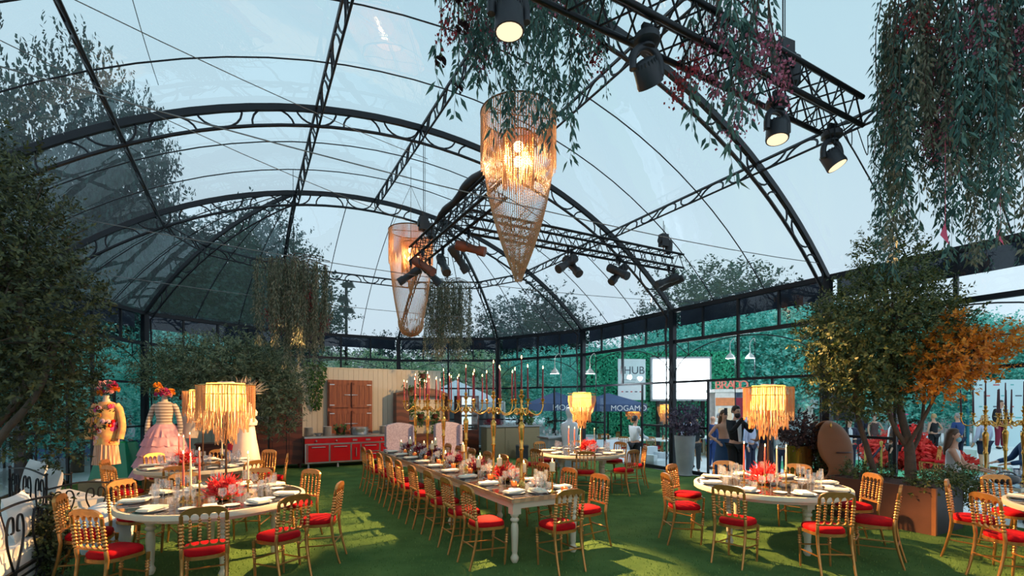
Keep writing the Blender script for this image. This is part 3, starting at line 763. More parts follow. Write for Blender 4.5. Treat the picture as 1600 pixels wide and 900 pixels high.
for k, (u, n) in enumerate(((5.95,3.19),(6.88,3.19),(7.86,3.19),(8.83,3.19),(9.66,3.19),(10.45,3.19))):
    p = T(n, u, ZTOP); arrangement(p, .15, .17, 240, f'{"scarlet" if k == 0 else "burgundy"} dried flower cluster, {ORD[k]} along the long table', BLO if k == 0 else BUR, 30+k, 'dried flowers on the tables', 5)
for k, (nm, off) in enumerate((('front left', (.22,-.22)), ('back left', (-.15,-.2)), ('right', (-.1,-.05)), ('far centre', (.12,-.2)), ('right edge', (-.2,.1)))):
    (x, y), _ = RT[nm]; arrangement((x+off[0], y+off[1], .774), .17, .22, 420, f'scarlet dried flower arrangement at the foot of the lamp on the {nm} round table', BLO, 60+k, 'dried flowers on the tables', 7)
    for j, (dx, dy, cl, hh) in enumerate(((-.2,-.28,'c',.9),(-.08,-.34,'i',.85),(.3,.12,'i',.8),(-.28,.12,'c',.9))):
        q = (x+dx, y+dy, .774)
        st = obj('candle_stand', MB().lathe([(.05,0),(.05,.008),(.01,.02),(.009,.14),(.03,.15),(.018,.16),(.016,.18),(.001,.178)], 12), GOLDM, None, q)
        tag(st, f'slim gold candlestick, {ORD[j]} of four by the lamp on the {nm} round table', 'candlestick', 'slim candlesticks on the round tables')
        candle((q[0], q[1], q[2]+.172), cl, f'{"coral" if cl == "c" else "ivory"} taper candle in the {ORD[j]} candlestick on the {nm} round table', 'taper candles on the round tables', hh, True)
# ------------------------------------------------------------------ lighting trusses and stage lights
BLK = mat('black_lamp_housing', C(44, 47, 52), .5, .2, .2, 6, .05, 40)
LENSW = emitmat('warm_lens', (1, .80, .50, 1), 1.25)
LENSD = mat('dark_lens', C(60, 40, 30), .1, 0, .1, 4)
COPPER = mat('copper_housing', C(120, 62, 40), .5, .3, .2, 6)  # copper-brown tone for some spotlights and the hoist hooks
def box_truss(P, Q, wd, label, up=Vector((0,0,1))):
    P, Q = Vector(P), Vector(Q); d = (Q-P).normalized(); s = d.cross(up).normalized(); L = (Q-P).length
    t = empty('lighting_truss', P, 0, label, 'truss')
    c = [(s*a+up*b)*wd/2 for a, b in ((-1,-1),(1,-1),(1,1),(-1,1))]
    for q in c: obj('chord', MB().tube([q, q+d*L], .026, 8), STEEL, t)
    n = int(L/(wd*1.0)); m = MB()
    for f in range(4):
        a, b = c[f], c[(f+1) % 4]; m = MB()
        for k in range(n):
            x0, x1 = L*k/n, L*(k+1)/n
            m.tube([a+d*x0, b+d*(x0+x1)/2], .009, 5); m.tube([b+d*(x0+x1)/2, a+d*x1], .009, 5)
        tag(obj('lacing', m, STEEL, t), kind='stuff')
    return t
TRZ = 4.97
box_truss(T(3.15,9.85,TRZ), T(3.15,6.15,TRZ), .29, 'black lighting truss along the tent axis above the long table')
box_truss(T(3.3,7.55,TRZ-.02), T(8.35,7.55,TRZ-.02), .29, 'black lighting truss reaching right under the purlin hoist')
box_truss(T(.6,2.85,TRZ), T(5.75,2.85,TRZ), .30, 'nearest black lighting truss crossing the top of the view')
def hoist(p, ztop, label, red=False):
    t = empty('chain_hoist', p, .4, label, 'hoist', 'chain hoists on the trusses')
    obj('motor_body', MB().box((0,0,.25), (.17,.14,.26)).lathe([(.07,-.11),(.07,.11)], 10, (0,0,.25), M=Matrix.Rotation(pi/2, 3, 'Y')), BLK, t)
    obj('chain_bag', MB().lathe([(.02,-.16),(.075,-.12),(.085,.1),(.075,.14)], 10, (.14,0,.12)), BLK, t)
    obj('chain', MB().tube([(0,0,.38),(0,0,ztop-p[2]-.02)], .007, 5).tube([(.03,0,.38),(.03,0,ztop-p[2]-.1)], .005, 5), STEEL, t)
    obj('hook', MB().tube([(0,0,.12),(0,0,.02),(.03,0,-.02),(.0,0,-.05)], .012, 6), COPPER, t)
hoist(tuple(T(7.9,7.55,TRZ+.15)), zarch(4.85)-.3, 'black chain hoist under the right purlin holding the truss end')
hoist(tuple(T(3.05,9.1,TRZ+.15)), zarch(0)-.3, 'black chain hoist above the far end of the axis truss')
hoist(tuple(T(4.75,2.95,TRZ+.15)), 6.6, 'black chain hoist with motor on the nearest truss')
def aim(o, d, spin=0):
    o.rotation_euler = Vector(d).to_track_quat('-Z', 'Y').to_euler()
def spot(parent, loc, direction, power, size, colr=(1,.55,.21), blend=.5, rad_=.06):
    l = bpy.data.lights.new('lamp_light', 'SPOT'); l.energy = power; l.color = colr; l.spot_size = size; l.spot_blend = blend; l.shadow_soft_size = rad_
    o = bpy.data.objects.new('lamp_light', l); link(o, parent); o.location = loc
    o.rotation_euler = Vector(direction).to_track_quat('-Z', 'Y').to_euler()
def moving_head(p, yaw, tgt, power, label, lit=True):
    """base clamped under the truss, yoke, round head with a lens at its lower face"""
    t = empty('moving_head_light', p, yaw, label, 'stage light', 'moving head lights on the nearest truss'); t.scale = (.82, .82, .82)
    obj('clamp', MB().box((0,0,-.03), (.10,.05,.10)), STEEL, t)
    obj('base', MB().lathe([(.07,-.07),(.12,-.09),(.125,-.15),(.10,-.17)], 16).lathe([(.05,-.17),(.075,-.19),(.075,-.21)], 14), BLK, t)
    yk = [(.15*cos(a), 0, -.36+.17*sin(a)) for a in [pi*k/14 for k in range(15)]]
    yk = [(.15,0,-.44)]+yk+[(-.15,0,-.44)]
    obj('yoke', MB().tube(yk, .035, 8), BLK, t)
    ax = (Vector(tgt)-Vector(p)-Vector((0,0,-.42))).normalized(); ax.rotate(Matrix.Rotation(-yaw, 3, 'Z'))
    R = ax.to_track_quat('-Z', 'Y').to_matrix()
    hd = obj('head', MB().lathe([(.06,.10),(.10,.085),(.118,.04),(.12,-.06),(.125,-.11),(.122,-.13)], 20, (0,0,-.42), M=R), BLK, t)
    fins = MB()
    for k in range(20): fins.box(tuple(R @ Vector((.112*cos(2*pi*k/20), .112*sin(2*pi*k/20), .05))), (.012,.008,.07), R)
    fins.v = [(x, y, z-.42) for x, y, z in fins.v]; tag(obj('cooling_fins', fins, BLK, hd), kind='stuff')
    obj('lens', MB().lathe([(.108,-.131),(.001,-.131)], 20, (0,0,-.42), M=R), LENSW if lit else LENSD, hd)
    if lit: spot(t, tuple(Vector((0,0,-.42))+ax*.16), ax, power, rad(30))
MHT = TRZ-.16
for (n, u, tgt, lb, on) in ((1.55, 2.85, (.1,3.3,0), 'moving head light behind the hanging eucalyptus', True), (2.75, 2.80, (3.3,6.6,.8), 'moving head light under scarlet berries with its lens turned away', False),
                        (4.42, 2.80, (2.2,4.0,0), 'moving head light with a glowing lens left of the truss end', True), (5.45, 2.85, (5.3,4.0,0), 'moving head light with a tilted glowing lens at the truss end', True)):
    moving_head(tuple(T(n, u, MHT)), .3, tgt, 600, lb, on)
def profile(p, tgt, power, label, m_=None, size=27, L=.5):
    """theatre profile spot: long barrel, yoke, clamp"""
    t = empty('profile_spotlight', p, 0, label, 'stage light', 'profile spotlights on the trusses')
    d = (Vector(tgt)-Vector(p)-Vector((0,0,-.25))).normalized(); R = d.to_track_quat('-Z', 'Y').to_matrix(); m_ = m_ or BLK
    obj('clamp', MB().box((0,0,-.03), (.05,.07,.12)).tube([(0,0,-.06),(0,0,-.13)], .015, 6), STEEL, t)
    sx = R @ Vector((1,0,0)); b = Vector((0,0,-.28))
    obj('yoke', MB().tube([b+sx*.11, b+sx*.11+Vector((0,0,.13)), b-sx*.11+Vector((0,0,.13)), b-sx*.11], .010, 6), BLK, t)
    o = tuple(b)
    obj('barrel', MB().lathe([(.05,.24),(.085,.22),(.088,.06),(.07,.04),(.068,-.16),(.085,-.18),(.085,-.30),(.075,-.30)], 12, o, M=R), m_, t)
    obj('lens', MB().lathe([(.074,-.298),(.001,-.296)], 12, o, M=R), LENSD, t)
    sh = MB()
    for k in range(4): sh.box(tuple(R @ Vector((.10*cos(pi/2*k), .10*sin(pi/2*k), -.02))), (.05,.004,.02), R)
    sh.v = [(x, y, z-.28) for x, y, z in sh.v]; tag(obj('shutter_handles', sh, STEEL, t), kind='stuff')
    if power: spot(t, tuple(b+d*.34), d, power*3.4, rad(size))
B0 = TRZ-.17
for k, (n, u, tgt, pw, lb, mm) in enumerate((
    (3.0,9.75,(-6.9,9.6,1.3),650, 'profile spotlight at the far end of the axis truss, pointing down left', None), (3.3,9.45,(1.6,10.8,0.8),900, 'profile spotlight second at the far end of the axis truss, pointing down', None),
    (3.0,9.0,(3.5,6.6,0.8),2300, 'profile spotlight lying sideways at the far end of the axis truss', COPPER), (3.3,8.7,(0.3,6.3,0.8),1900, 'blue-grey profile spotlight hanging under the hoist of the axis truss', None),
    (3.4,8.2,(1.6,10.9,0.8),700, 'short profile spotlight showing its lens under the axis truss', None), (3.35,7.6,(6.9,6.8,2.2),110, 'copper-coloured profile spotlight level with the axis truss', COPPER),
    (5.35,7.5,(-3.45,5.75,0.8),2600, 'profile spotlight of the left crossed pair on the right truss, pointing left', None), (5.5,7.6,(3.5,6.5,0.8),2000, 'profile spotlight of the left crossed pair on the right truss, pointing right', None),
    (6.55,7.5,(6.3,5.0,0.8),1100, 'profile spotlight of the middle crossed pair, pointing right', None), (6.7,7.6,(-1.1,8.1,0.8),1900, 'profile spotlight of the middle crossed pair, pointing left', None),
    (8.0,7.5,(-5.4,8.7,0.8),2200, 'profile spotlight at the end of the right truss, pointing right', None), (8.25,7.6,(-4.6,15.1,1.0),520, 'profile spotlight at the end of the right truss, pointing back left', None))):
    profile(tuple(T(n, u, B0)), tgt, pw, lb, mm, 20 if tgt[2] > 2 else 40 if tgt[2] > .9 else 25)
tag(obj('cable_bundle', MB().tube(spline([T(3.0,8.3,TRZ+.17), T(2.98,7.8,TRZ+.2), T(3.0,7.3,TRZ+.19), T(2.98,6.8,TRZ+.24), T(3.05,6.3,TRZ+.26)], 5), [.02,.03,.03,.04,.04,.05,.05,.05,.05,.05,.06,.06,.06,.07,.07,.07,.07,.07,.06,.05,.03], 8), BLK), 'black cable bundle strapped along the axis truss', 'cable')
cb = MB()
for k in range(9):
    n = 4.6+.42*k; cb.tube(spline([T(n,7.5,TRZ-.1), T(n+.1,7.5,TRZ-.3-.1*rnd.random()), T(n+.25,7.52,TRZ-.12)], 5), .006, 4)
for k in range(6):
    n = 4.2+.33*k; cb.tube(spline([T(n,2.8,TRZ-.1), T(n+.1,2.75,TRZ-.35-.1*rnd.random()), T(n+.22,2.8,TRZ-.12)], 5), .006, 4)
tag(obj('lamp_cables', cb, STEEL), 'thin black lamp cables looped under the trusses', 'cable', kind='stuff')

# ------------------------------------------------------------------ hanging foliage
EUC = mat('eucalyptus_leaf', C(62, 100, 94), .6, 0, .2, 6, island=.8, col2=C(96, 134, 120), trans=.2)
OLI = mat('dry_olive_leaf', C(92, 102, 80), .7, 0, .2, 6, island=.8, col2=C(150, 148, 126), trans=.3)
STEM = mat('brown_twig', C(74, 60, 46), .8, 0, .2, 10)
PINK = mat('pink_pepper_berries', C(196, 116, 136), .8, 0, .2, 10, island=.8, col2=C(150, 70, 92), trans=.2)
CRIM = mat('crimson_berries', C(120, 14, 24), .6, 0, .2, 10, island=.6, col2=C(160, 30, 36))
DARKF = mat('black_carnation', C(40, 12, 20), .8, 0, .2, 10)
CALYX = mat('green_calyx', C(98, 112, 70), .7, 0, .1, 10)
def leaf(m, p, d, L, w, nrm):
    d = d.normalized(); s = d.cross(nrm); s = s.normalized() if s.length > 1e-4 else d.orthogonal().normalized()
    b = s.cross(d)*L*.08
    m.add([tuple(p), tuple(p+d*L*.35+s*w+b), tuple(p+d*L), tuple(p+d*L*.35-s*w+b), tuple(p+d*L*.45-b)], [(0,1,4),(1,2,4),(2,3,4),(3,0,4)])
def strand_mb(L, seed, lw=.015, ll=.125, dens=30, sway=.05):
    r = random.Random(seed); P = []; x = y = 0
    n = 8
    for k in range(n+1):
        P.append(Vector((x, y, -L*k/n))); x += r.uniform(-sway, sway); y += r.uniform(-sway, sway)
    m = MB(); st = MB().tube(P, [.006-.0045*k/n for k in range(n+1)], 5)
    for i in range(int(L*dens)):
        t = (r.random()**.85)*n; k = min(n-1, int(t)); p = P[k].lerp(P[k+1], t-k); a = r.random()*2*pi
        side = Vector((cos(a), sin(a), 0)); p = p+side*r.random()*.05
        leaf(m, p, side*r.uniform(.25,.9)+Vector((0,0,-1)), ll*(.55+.7*r.random()), lw*(.6+.8*r.random()), Vector((cos(a+1.5), sin(a+1.5), r.uniform(-.3,.3))))
    return m, st
LENS = (.8, 1.15, 1.5, 1.9, 2.4, 2.9)
def strand_set(seed, m_, **k):
    out = {}
    for i, L in enumerate(LENS):
        out[L] = []
        for j in range(3):
            m, st = strand_mb(L, seed+10*i+j, **k); out[L].append((m.mesh('leaves', m_), st.mesh('strand', STEM)))
    return out
SM = strand_set(100, EUC); SM2 = strand_set(300, OLI, lw=.012, ll=.075, dens=85, sway=.03); SMD = strand_set(500, EUC, lw=.009, ll=.06, dens=75, sway=.05)
def spray_mb(L, seed, m_):
    r = random.Random(seed); st = MB(); b = MB()
    for k in range(7):
        a = r.random()*6.28; P = [Vector((0,0,-L*.2*k/7)), Vector((.08*cos(a), .08*sin(a), -L*(.35+.08*k))), Vector((.16*cos(a), .16*sin(a), -L*(.55+.06*k)))]
        st.tube(P, .003, 4)
        for j in range(34):
            t = r.random(); p = P[1].lerp(P[2], t)+Vector((r.gauss(0,.035), r.gauss(0,.035), r.gauss(0,.05)))
            q = r.uniform(.008,.016); n1 = Vector((r.gauss(0,1), r.gauss(0,1), r.gauss(0,1))).normalized(); n2 = n1.orthogonal().normalized(); n3 = n1.cross(n2)
            b.add([tuple(p+n2*q), tuple(p+n3*q), tuple(p-n2*q), tuple(p-n3*q)], [(0,1,2,3)])
    return st.mesh('spray_stem', STEM), b.mesh('berries', m_)
SPK = [spray_mb(.8, 200+k, PINK) for k in range(2)]; SCR = [spray_mb(.6, 210+k, CRIM) for k in range(2)]
CARN = MB(); blossom(CARN, (0,0,-.05), .055, 5); CARN = CARN.mesh('carnation', DARKF)
CSTEM = MB().tube([(0,0,.8),(.01,0,.3),(0,0,0)], .005, 5).lathe([(.012,0),(.02,-.02),(.024,-.05)], 8).mesh('carnation_stem', CALYX)
def bunch(p, R, n, L0, L1, seed, label, sets, ztop, pinks=4, crims=2, carns=0, flat=1.0):
    r = random.Random(seed); t = empty('hanging_foliage', p, 0, label, 'hanging plant', 'hanging foliage clusters under the roof')
    tw = MB()
    for k in range(16):
        a = r.random()*6.28; q = R*(.7+.5*r.random()); tw.tube(spline([(0,0,.05), (.5*q*cos(a), .5*q*sin(a), .10+.08*r.random()), (q*cos(a+.3), q*sin(a+.3), .02+.15*r.random())], 3), .010, 5)
    obj('twig_frame', tw, STEM, t)
    obj('suspension_wire', MB().tube([(0,0,.08),(0,0,ztop-p[2])], .006, 5), STEEL, t)
    for k in range(n):
        a = r.random()*6.28; q = R*sqrt(r.random()); L = L0+(L1-L0)*r.random()**1.4
        S_ = sets[k % len(sets)]; lv, st = S_[min(LENS, key=lambda x: abs(x-L))][k % 3]
        s_ = obj('strand', st, None, t, (q*cos(a), q*sin(a)*flat, .05*r.random()), r.random()*6.28)
        lo = obj('leaves', lv, None, s_); lo['kind'] = 'stuff'
    for k in range(pinks+crims):
        a = r.random()*6.28; q = R*(.4+.6*r.random()); s_, b_2 = (SPK if k < pinks else SCR)[k % 2]
        o = obj('berry_spray', s_, None, t, (q*cos(a), q*sin(a), -L0*.8*r.random()), r.random()*6); o.scale = (1,1,1.3); b = obj('berries', b_2, None, o); b['kind'] = 'stuff'
    for k in range(carns):
        a = r.random()*6.28; q = R*(.8+.3*r.random())
        o = obj('carnation_stem', CSTEM, None, t, (q*cos(a), q*sin(a), -.8-.5*r.random())); obj('carnation', CARN, None, o, (0,0,-.03))
    return t
p = PX(822, -105, 4.6); bunch(tuple(p), .80, 88, .9, 1.85, 1, 'eucalyptus cluster hanging in front of the near chandelier top', [SM, SM, SMD], zarch(0), 3, 3, 7)
p = PX(1140, -150, 4.1); bunch(tuple(p), .34, 12, 1.3, 2.25, 2, 'eucalyptus and pink pepper strands hanging before the nearest truss', [SM], 7.0, 6, 3, 1)
p = PX(1520, -40, 4.9); b1 = bunch(tuple(p), .80, 130, 1.3, 3.1, 3, 'large eucalyptus cluster with pink pepper hanging at the upper right', [SMD, SM2, SMD, SM], 7.0, 16, 4, 4)
p = PX(458, 415, 11.0); bunch(tuple(p), .78, 110, 1.1, 2.2, 4, 'dry olive branch cluster hanging over the red range cooker', [SM2], zarch(-2), 0, 5)
p = PX(700, 445, 15.4); bunch(tuple(p), .72, 80, 1.4, 2.6, 5, 'dry olive branch cluster hanging behind the far chandelier', [SM2], zarch(2), 0, 6)
FEL = mat('pink_felt_petals', C(214, 84, 112), .8, 0, .1, 6)
for k, (px, py) in enumerate(((1563, 368), (1477, 367))):
    q = PX(px, py, 4.6); o = obj('hanging_petal', MB().add([(0,0,.12),(-.05,.0,.0),(.045,.01,-.09),(0,.03,.02)], [(0,1,2),(0,2,3),(1,3,2),(0,3,1)]).tube([(0,0,.12),(0,0,.9)], .003, 4), FEL, None, q)
    tag(o, ['pink folded petal on a thread at the right edge of the hanging eucalyptus', 'pink folded petal on a thread low in the hanging eucalyptus'][k], 'decoration')
# ------------------------------------------------------------------ kitchen wall at the tent end
CRW = mat('cream_boarding', C(206, 196, 176), .6, 0, .04, 2)
MAHO = mat('mahogany', C(104, 50, 32), .4, 0, .3, 2, .04, 30, col2=C(76, 34, 22), wave=('Z', 1.4, 5))
PINE = mat('warm_pine_doors', C(150, 82, 48), .45, 0, .2, 2, .04, 30, col2=C(132, 68, 40), wave=('X', 2.0, 5))
DRED = mat('red_enamel', C(172, 14, 28), .18, 0, .08, 2, coat=.5)
STST = mat('brushed_steel', C(186, 188, 190), .28, .85, .06, 8)
UW = 16.0
wp = empty('wall_kitchen', T(2.3, UW), A, 'cream boarded partition wall behind the red range', None, None, 'structure')
for k in range(48):
    x = -3.75+.155*k+.0775; obj('plank', MB().box((x,.03,1.475), (.149,.05,2.95)) if not k else bpy.data.objects['plank'].data, CRW, wp, (0,0,0) if not k else (.155*k,0,0))
obj('backing', MB().box((-.03,.075,1.47), (7.4,.03,2.94)), CRW, wp); obj('cap_rail', MB().box((-.03,.05,2.965), (7.46,.11,.04)), CRW, wp)
def local(n, u, z=0): return T(n, u, z)
# range cooker
rg = empty('range_cooker', T(2.78, 15.15), A, 'long red enamel range cooker with steel top against the cream wall', 'range cooker')
W_, D_, H_ = 2.6, .72, .90
obj('body', MB().box((0,0,.50), (W_,D_,.74)), DRED, rg)
obj('worktop', MB().box((0,0,H_-.02), (W_+.03,D_+.04,.05)), STST, rg)
obj('plinth_frame', MB().box((0,-D_/2-.004,.155), (W_,.02,.03)).box((-W_/2+.02,-D_/2-.004,.42), (.04,.02,.54)).box((W_/2-.02,-D_/2-.004,.42), (.04,.02,.54)), STST, rg)
obj('control_rail', MB().box((0,-D_/2-.01,.695), (W_,.02,.018)), STST, rg)
for k in range(4): obj('foot', MB().lathe([(.035,0),(.025,.13)], 10, (-1.2+.8*k,-.28,0)), STST, rg)
x = -W_/2+.06
for kind, wd in (('door', .60), ('door', .60), ('slim', .28), ('drawers', .56), ('door', .56)):
    c = x+wd/2
    def frm(cz, h):
        m = MB()
        for dz in (-1, 1): m.box((c,-D_/2-.006,cz+dz*h/2), (wd-.01,.018,.014))
        for dx in (-1, 1): m.box((c+dx*(wd/2-.012),-D_/2-.006,cz), (.014,.018,h))
        return m
    def pan(nm, cz, h, vert=False):
        d = obj(nm, MB().box((c,-D_/2-.012,cz), (wd-.05,.022,h-.03)), DRED, rg)
        obj('frame', frm(cz, h), STST, d)
        if vert: obj('handle', MB().tube([(c,-D_/2-.05,cz-.13),(c,-D_/2-.05,cz+.13)], .012, 8), STST, d)
        else: obj('handle', MB().tube([(c-wd*.3,-D_/2-.05,cz+h/2-.07),(c+wd*.3,-D_/2-.05,cz+h/2-.07)], .012, 8).box((c-wd*.28,-D_/2-.03,cz+h/2-.07),(.02,.04,.02)).box((c+wd*.28,-D_/2-.03,cz+h/2-.07),(.02,.04,.02)), STST, d)
    if kind == 'drawers': pan('drawer', .55, .24); pan('drawer', .30, .24)
    else: pan('door', .42, .50, kind == 'slim')
    x += wd
for q in (-1.0, -.45, .12, .5, .85, 1.12):
    if q in (.12, .5): obj('gauge', MB().box((q-.05,-D_/2-.012,.775), (.13,.02,.05)), STST, rg)
    else: obj('knob', MB().lathe([(.03,0),(.026,.035),(.012,.05)], 10, (q,-D_/2,.775), M=Matrix.Rotation(pi/2, 3, 'X')), STST, rg)
PLATE1 = MB().lathe([(.07,0),(.13,.008),(.132,.011),(.001,.009)], 16).mesh('stacked_plate', CHINA)
for k, (n, u, cnt, lb) in enumerate(((1.62,15.2,22,'left end of red range'), (2.12,15.12,24,'pot on the red range'), (3.80,15.25,22,'right end of the red range'), (4.00,15.45,22,'back right corner of the red range'))):
    for j in range(cnt):
        p = T(n, u, .907+.0112*j); o = obj('stacked_plate', PLATE1, None, None, p)
        tag(o, f'white plate, {ORD[j]} up in the stack by the {lb}', 'plate', f'plate stack on the {lb}')
        
pt = empty('stock_pot', T(3.05,15.15,.907), 0, 'wide steel stock pot on the red range', 'pot')
obj('pot_body', MB().lathe([(.25,0),(.26,.01),(.26,.22),(.25,.22),(.25,.02),(.001,.02)], 28), STST, pt); obj('lid', MB().lathe([(.262,.22),(.262,.232),(.001,.245)], 28), STST, pt)
for s in (-1, 1): obj('handle', MB().tube([(s*.26,-.06,.15),(s*.31,-.06,.16),(s*.31,.06,.16),(s*.26,.06,.15)], .009, 6), STST, pt)
tag(obj('copper_bowl', MB().lathe([(.06,0),(.13,.08),(.125,.08),(.05,.008)], 16), STST, None, T(1.88,15.1,.907)), 'small steel bowl between the plate stacks on the range', 'bowl')
# wall doors
ic = empty('larder_doors', T(2.92, 15.97), A, 'brown wooden four-door larder front on the cream wall', 'cabinet')
obj('carcase', MB().box((0,-.05,1.70), (1.36,.10,1.78)), PINE, ic)
for sx in (-1, 1):
    for z, h in ((2.12, .84), (1.22, .84)):
        d = obj('door', MB().box((sx*.34,-.12,z), (.60,.05,h-.04)), PINE, ic)
        for k in range(6): obj('board', MB().box((sx*.34-.20+.08*k,-.15,z), (.074,.016,h-.22)), PINE, d)
        obj('frame', MB().box((sx*.34,-.155,z+h/2-.07), (.58,.03,.09)).box((sx*.34,-.155,z-h/2+.07), (.58,.03,.09)).box((sx*.34-.26,-.155,z), (.08,.03,h-.1)).box((sx*.34+.26,-.155,z), (.08,.03,h-.1)), PINE, d)
        obj('latch', MB().box((sx*.07,-.185,z), (.10,.03,.03)).tube([(sx*.06,-.20,z),(sx*.20,-.21,z)], .012, 6), STST, d)
        for hz in (-1, 1): obj('hinge', MB().box((sx*.56,-.18,z+hz*h*.38), (.14,.02,.03)), STST, d)
# mahogany wardrobes left of the range, partly behind the olive tree
def wardrobe(n, u, W, H, label, D=.55):
    t = empty('wardrobe', T(n, u), A, label, 'cabinet', 'mahogany wardrobes by the cream wall')
    R = .14; out = [(-W/2,.12),(W/2,.12)]+[(W/2-R+R*cos(a), H-R+R*sin(a)) for a in [pi/2*k/6 for k in range(7)]]+[(-W/2+R-R*sin(a), H-R+R*cos(a)) for a in [pi/2*k/6 for k in range(7)]]
    obj('carcase', MB().prism_y(out, -D/2, D/2), MAHO, t)
    for s in (-1, 1):
        d = obj('door', MB().box((s*W/4,-D/2-.012,H/2+.04), (W/2-.04,.024,H-.36)), MAHO, t); obj('panel', MB().box((s*W/4,-D/2-.03,H/2+.04), (W/2-.16,.014,H-.52)), MAHO, d)
        obj('knob', MB().ball((s*.04,-D/2-.045,H/2), .018, 8), BRASS, d)
    for sx in (-1, 1):
        for sy in (-1, 1): obj('foot', MB().box((sx*(W/2-.05),sy*(D/2-.06),.06), (.06,.06,.12)), MAHO, t)
wardrobe(1.02, 15.4, .86, 2.25, 'tall mahogany wardrobe with rounded top left of the red range')
wardrobe(.12, 15.3, .86, 1.35, 'lower mahogany cupboard behind the olive tree')
tb_ = empty('side_cupboard', T(-.65, 14.2), A, 'dark mahogany low cupboard under the olive branches', 'cabinet')
obj('carcase', MB().box((0,0,.42), (.8,.45,.84)), MAHO, tb_); obj('top', MB().box((0,0,.855), (.86,.5,.03)), MAHO, tb_); obj('door', MB().box((0,-.235,.42), (.7,.02,.66)), MAHO, tb_)
# hutch right of the larder
ht = empty('hutch', T(5.25, 15.6), A, 'mahogany hutch with rounded top, mirror niche and potted ferns', 'cabinet')
obj('left_side', MB().box((-.78,0,1.1), (.42,.4,2.2)), MAHO, ht); obj('right_side', MB().box((.80,0,1.1), (.06,.4,2.2)), MAHO, ht)
arc = [(-.56+0*k,0) for k in range(0)]
obj('top', MB().prism_y([(-.99,2.1)]+[(-.99+1.82*k/16, 2.12+.24*sin(pi*(k/16))**.6) for k in range(17)]+[(.83,2.1)], -.2, .2), MAHO, ht)
obj('back', MB().box((.1,.18,1.1), (1.36,.03,2.1)), CRW, ht); obj('shelf', MB().box((.1,0,1.28), (1.36,.4,.04)), PINE, ht); obj('base', MB().box((.1,0,.42), (1.36,.42,.84)), MAHO, ht); obj('panel', MB().box((.1,-.22,.42), (1.1,.02,.6)), MAHO, ht)
# vines
IVY = mat('ivy_leaf', C(40, 74, 34), .5, 0, .25, 8, island=.8, col2=C(78, 118, 52), trans=.15)
def vine(p, R, L, n, seed, label, pot=True, down=1.0):
    r = random.Random(seed); t = empty('trailing_vine', p, A, label, 'plant', 'trailing vines on the kitchen wall'); m = MB()
    for i in range(n):
        f = r.random()**1.4; rr = R*(1-.7*f); a = r.random()*6.28; q = Vector((rr*cos(a)*sqrt(r.random()), -abs(rr*.5*sin(a)), .12-L*f+r.uniform(-.1,.1)))
        leaf(m, q, Vector((cos(a)*.6, -.4+.3*sin(a), -.6)), .07+.04*r.random(), .03, Vector((r.uniform(-.4,.4), -1, .4)))
    tag(obj('leaves', m, IVY, t), kind='stuff')
    obj('pot', MB().lathe([(.07,-.06),(.10,.08),(.09,.08),(.001,.05)], 12, (0,-.1,0)), MAHO, t)
    obj('stem', MB().tube(spline([(0,-.1,.05),(.03,-.15,-.3*L),(-.02,-.12,-.7*L),(.02,-.1,-L)], 4), .006, 5), STEM, t)
vine(T(1.90, 15.95, 2.95), .36, 1.35, 420, 1, 'green vine hanging from the top of the cream wall over the wardrobe')
vine(T(4.75, 15.55, 2.28), .30, .9, 260, 2, 'green vine trailing over the left shoulder of the hutch')
vine(T(5.15, 15.55, 2.75), .14, .5, 120, 3, 'upright dry bouquet on top of the hutch')
for k, (n, z) in enumerate(((5.05,1.42),(5.55,1.42),(5.6,.9),(2.52,1.05),(.75,.95))):
    vine(T(n, 15.45 if k != 3 else 15.35, z), .16, .35, 110, 10+k, ['potted fern on the hutch shelf, left', 'potted fern on the hutch shelf, right', 'potted fern on the hutch base', 'potted fern behind the stock pot', 'potted fern in front of the mahogany wardrobe'][k])
# throne chairs at the far end of the long table
LIL = mat('lilac_brocade', C(168, 150, 164), .7, 0, .3, 26, .05, 60, col2=C(206, 192, 200))
for n, nm in ((3.62, 'left'), (4.98, 'right')):
    t = empty('wing_chair', T(n, 12.5), A+pi, f'lilac brocade high-backed armchair at the far end of the long table, {nm} one', 'armchair', 'lilac armchairs at the far table end')
    obj('seat', MB().box((0,0,.36), (.66,.62,.24)), LIL, t)
    out = [(-.34,.4)]+[(-.34+.68*k/12, 1.28+.06*sin(pi*k/12)) for k in range(13)]+[(.34,.4)]
    obj('backrest', MB().prism_y(out, -.36, -.24), LIL, t)
    for s in (-1, 1):
        obj('arm', MB().box((s*.37,-.02,.5), (.10,.62,.30)), LIL, t); obj('wing', MB().box((s*.36,-.22,.98), (.07,.2,.55)), LIL, t)
        for sy in (-1, 1): obj('leg', MB().lathe([(.02,0),(.03,.24)], 8, (s*.28,sy*.26,0)), MAHO, t)
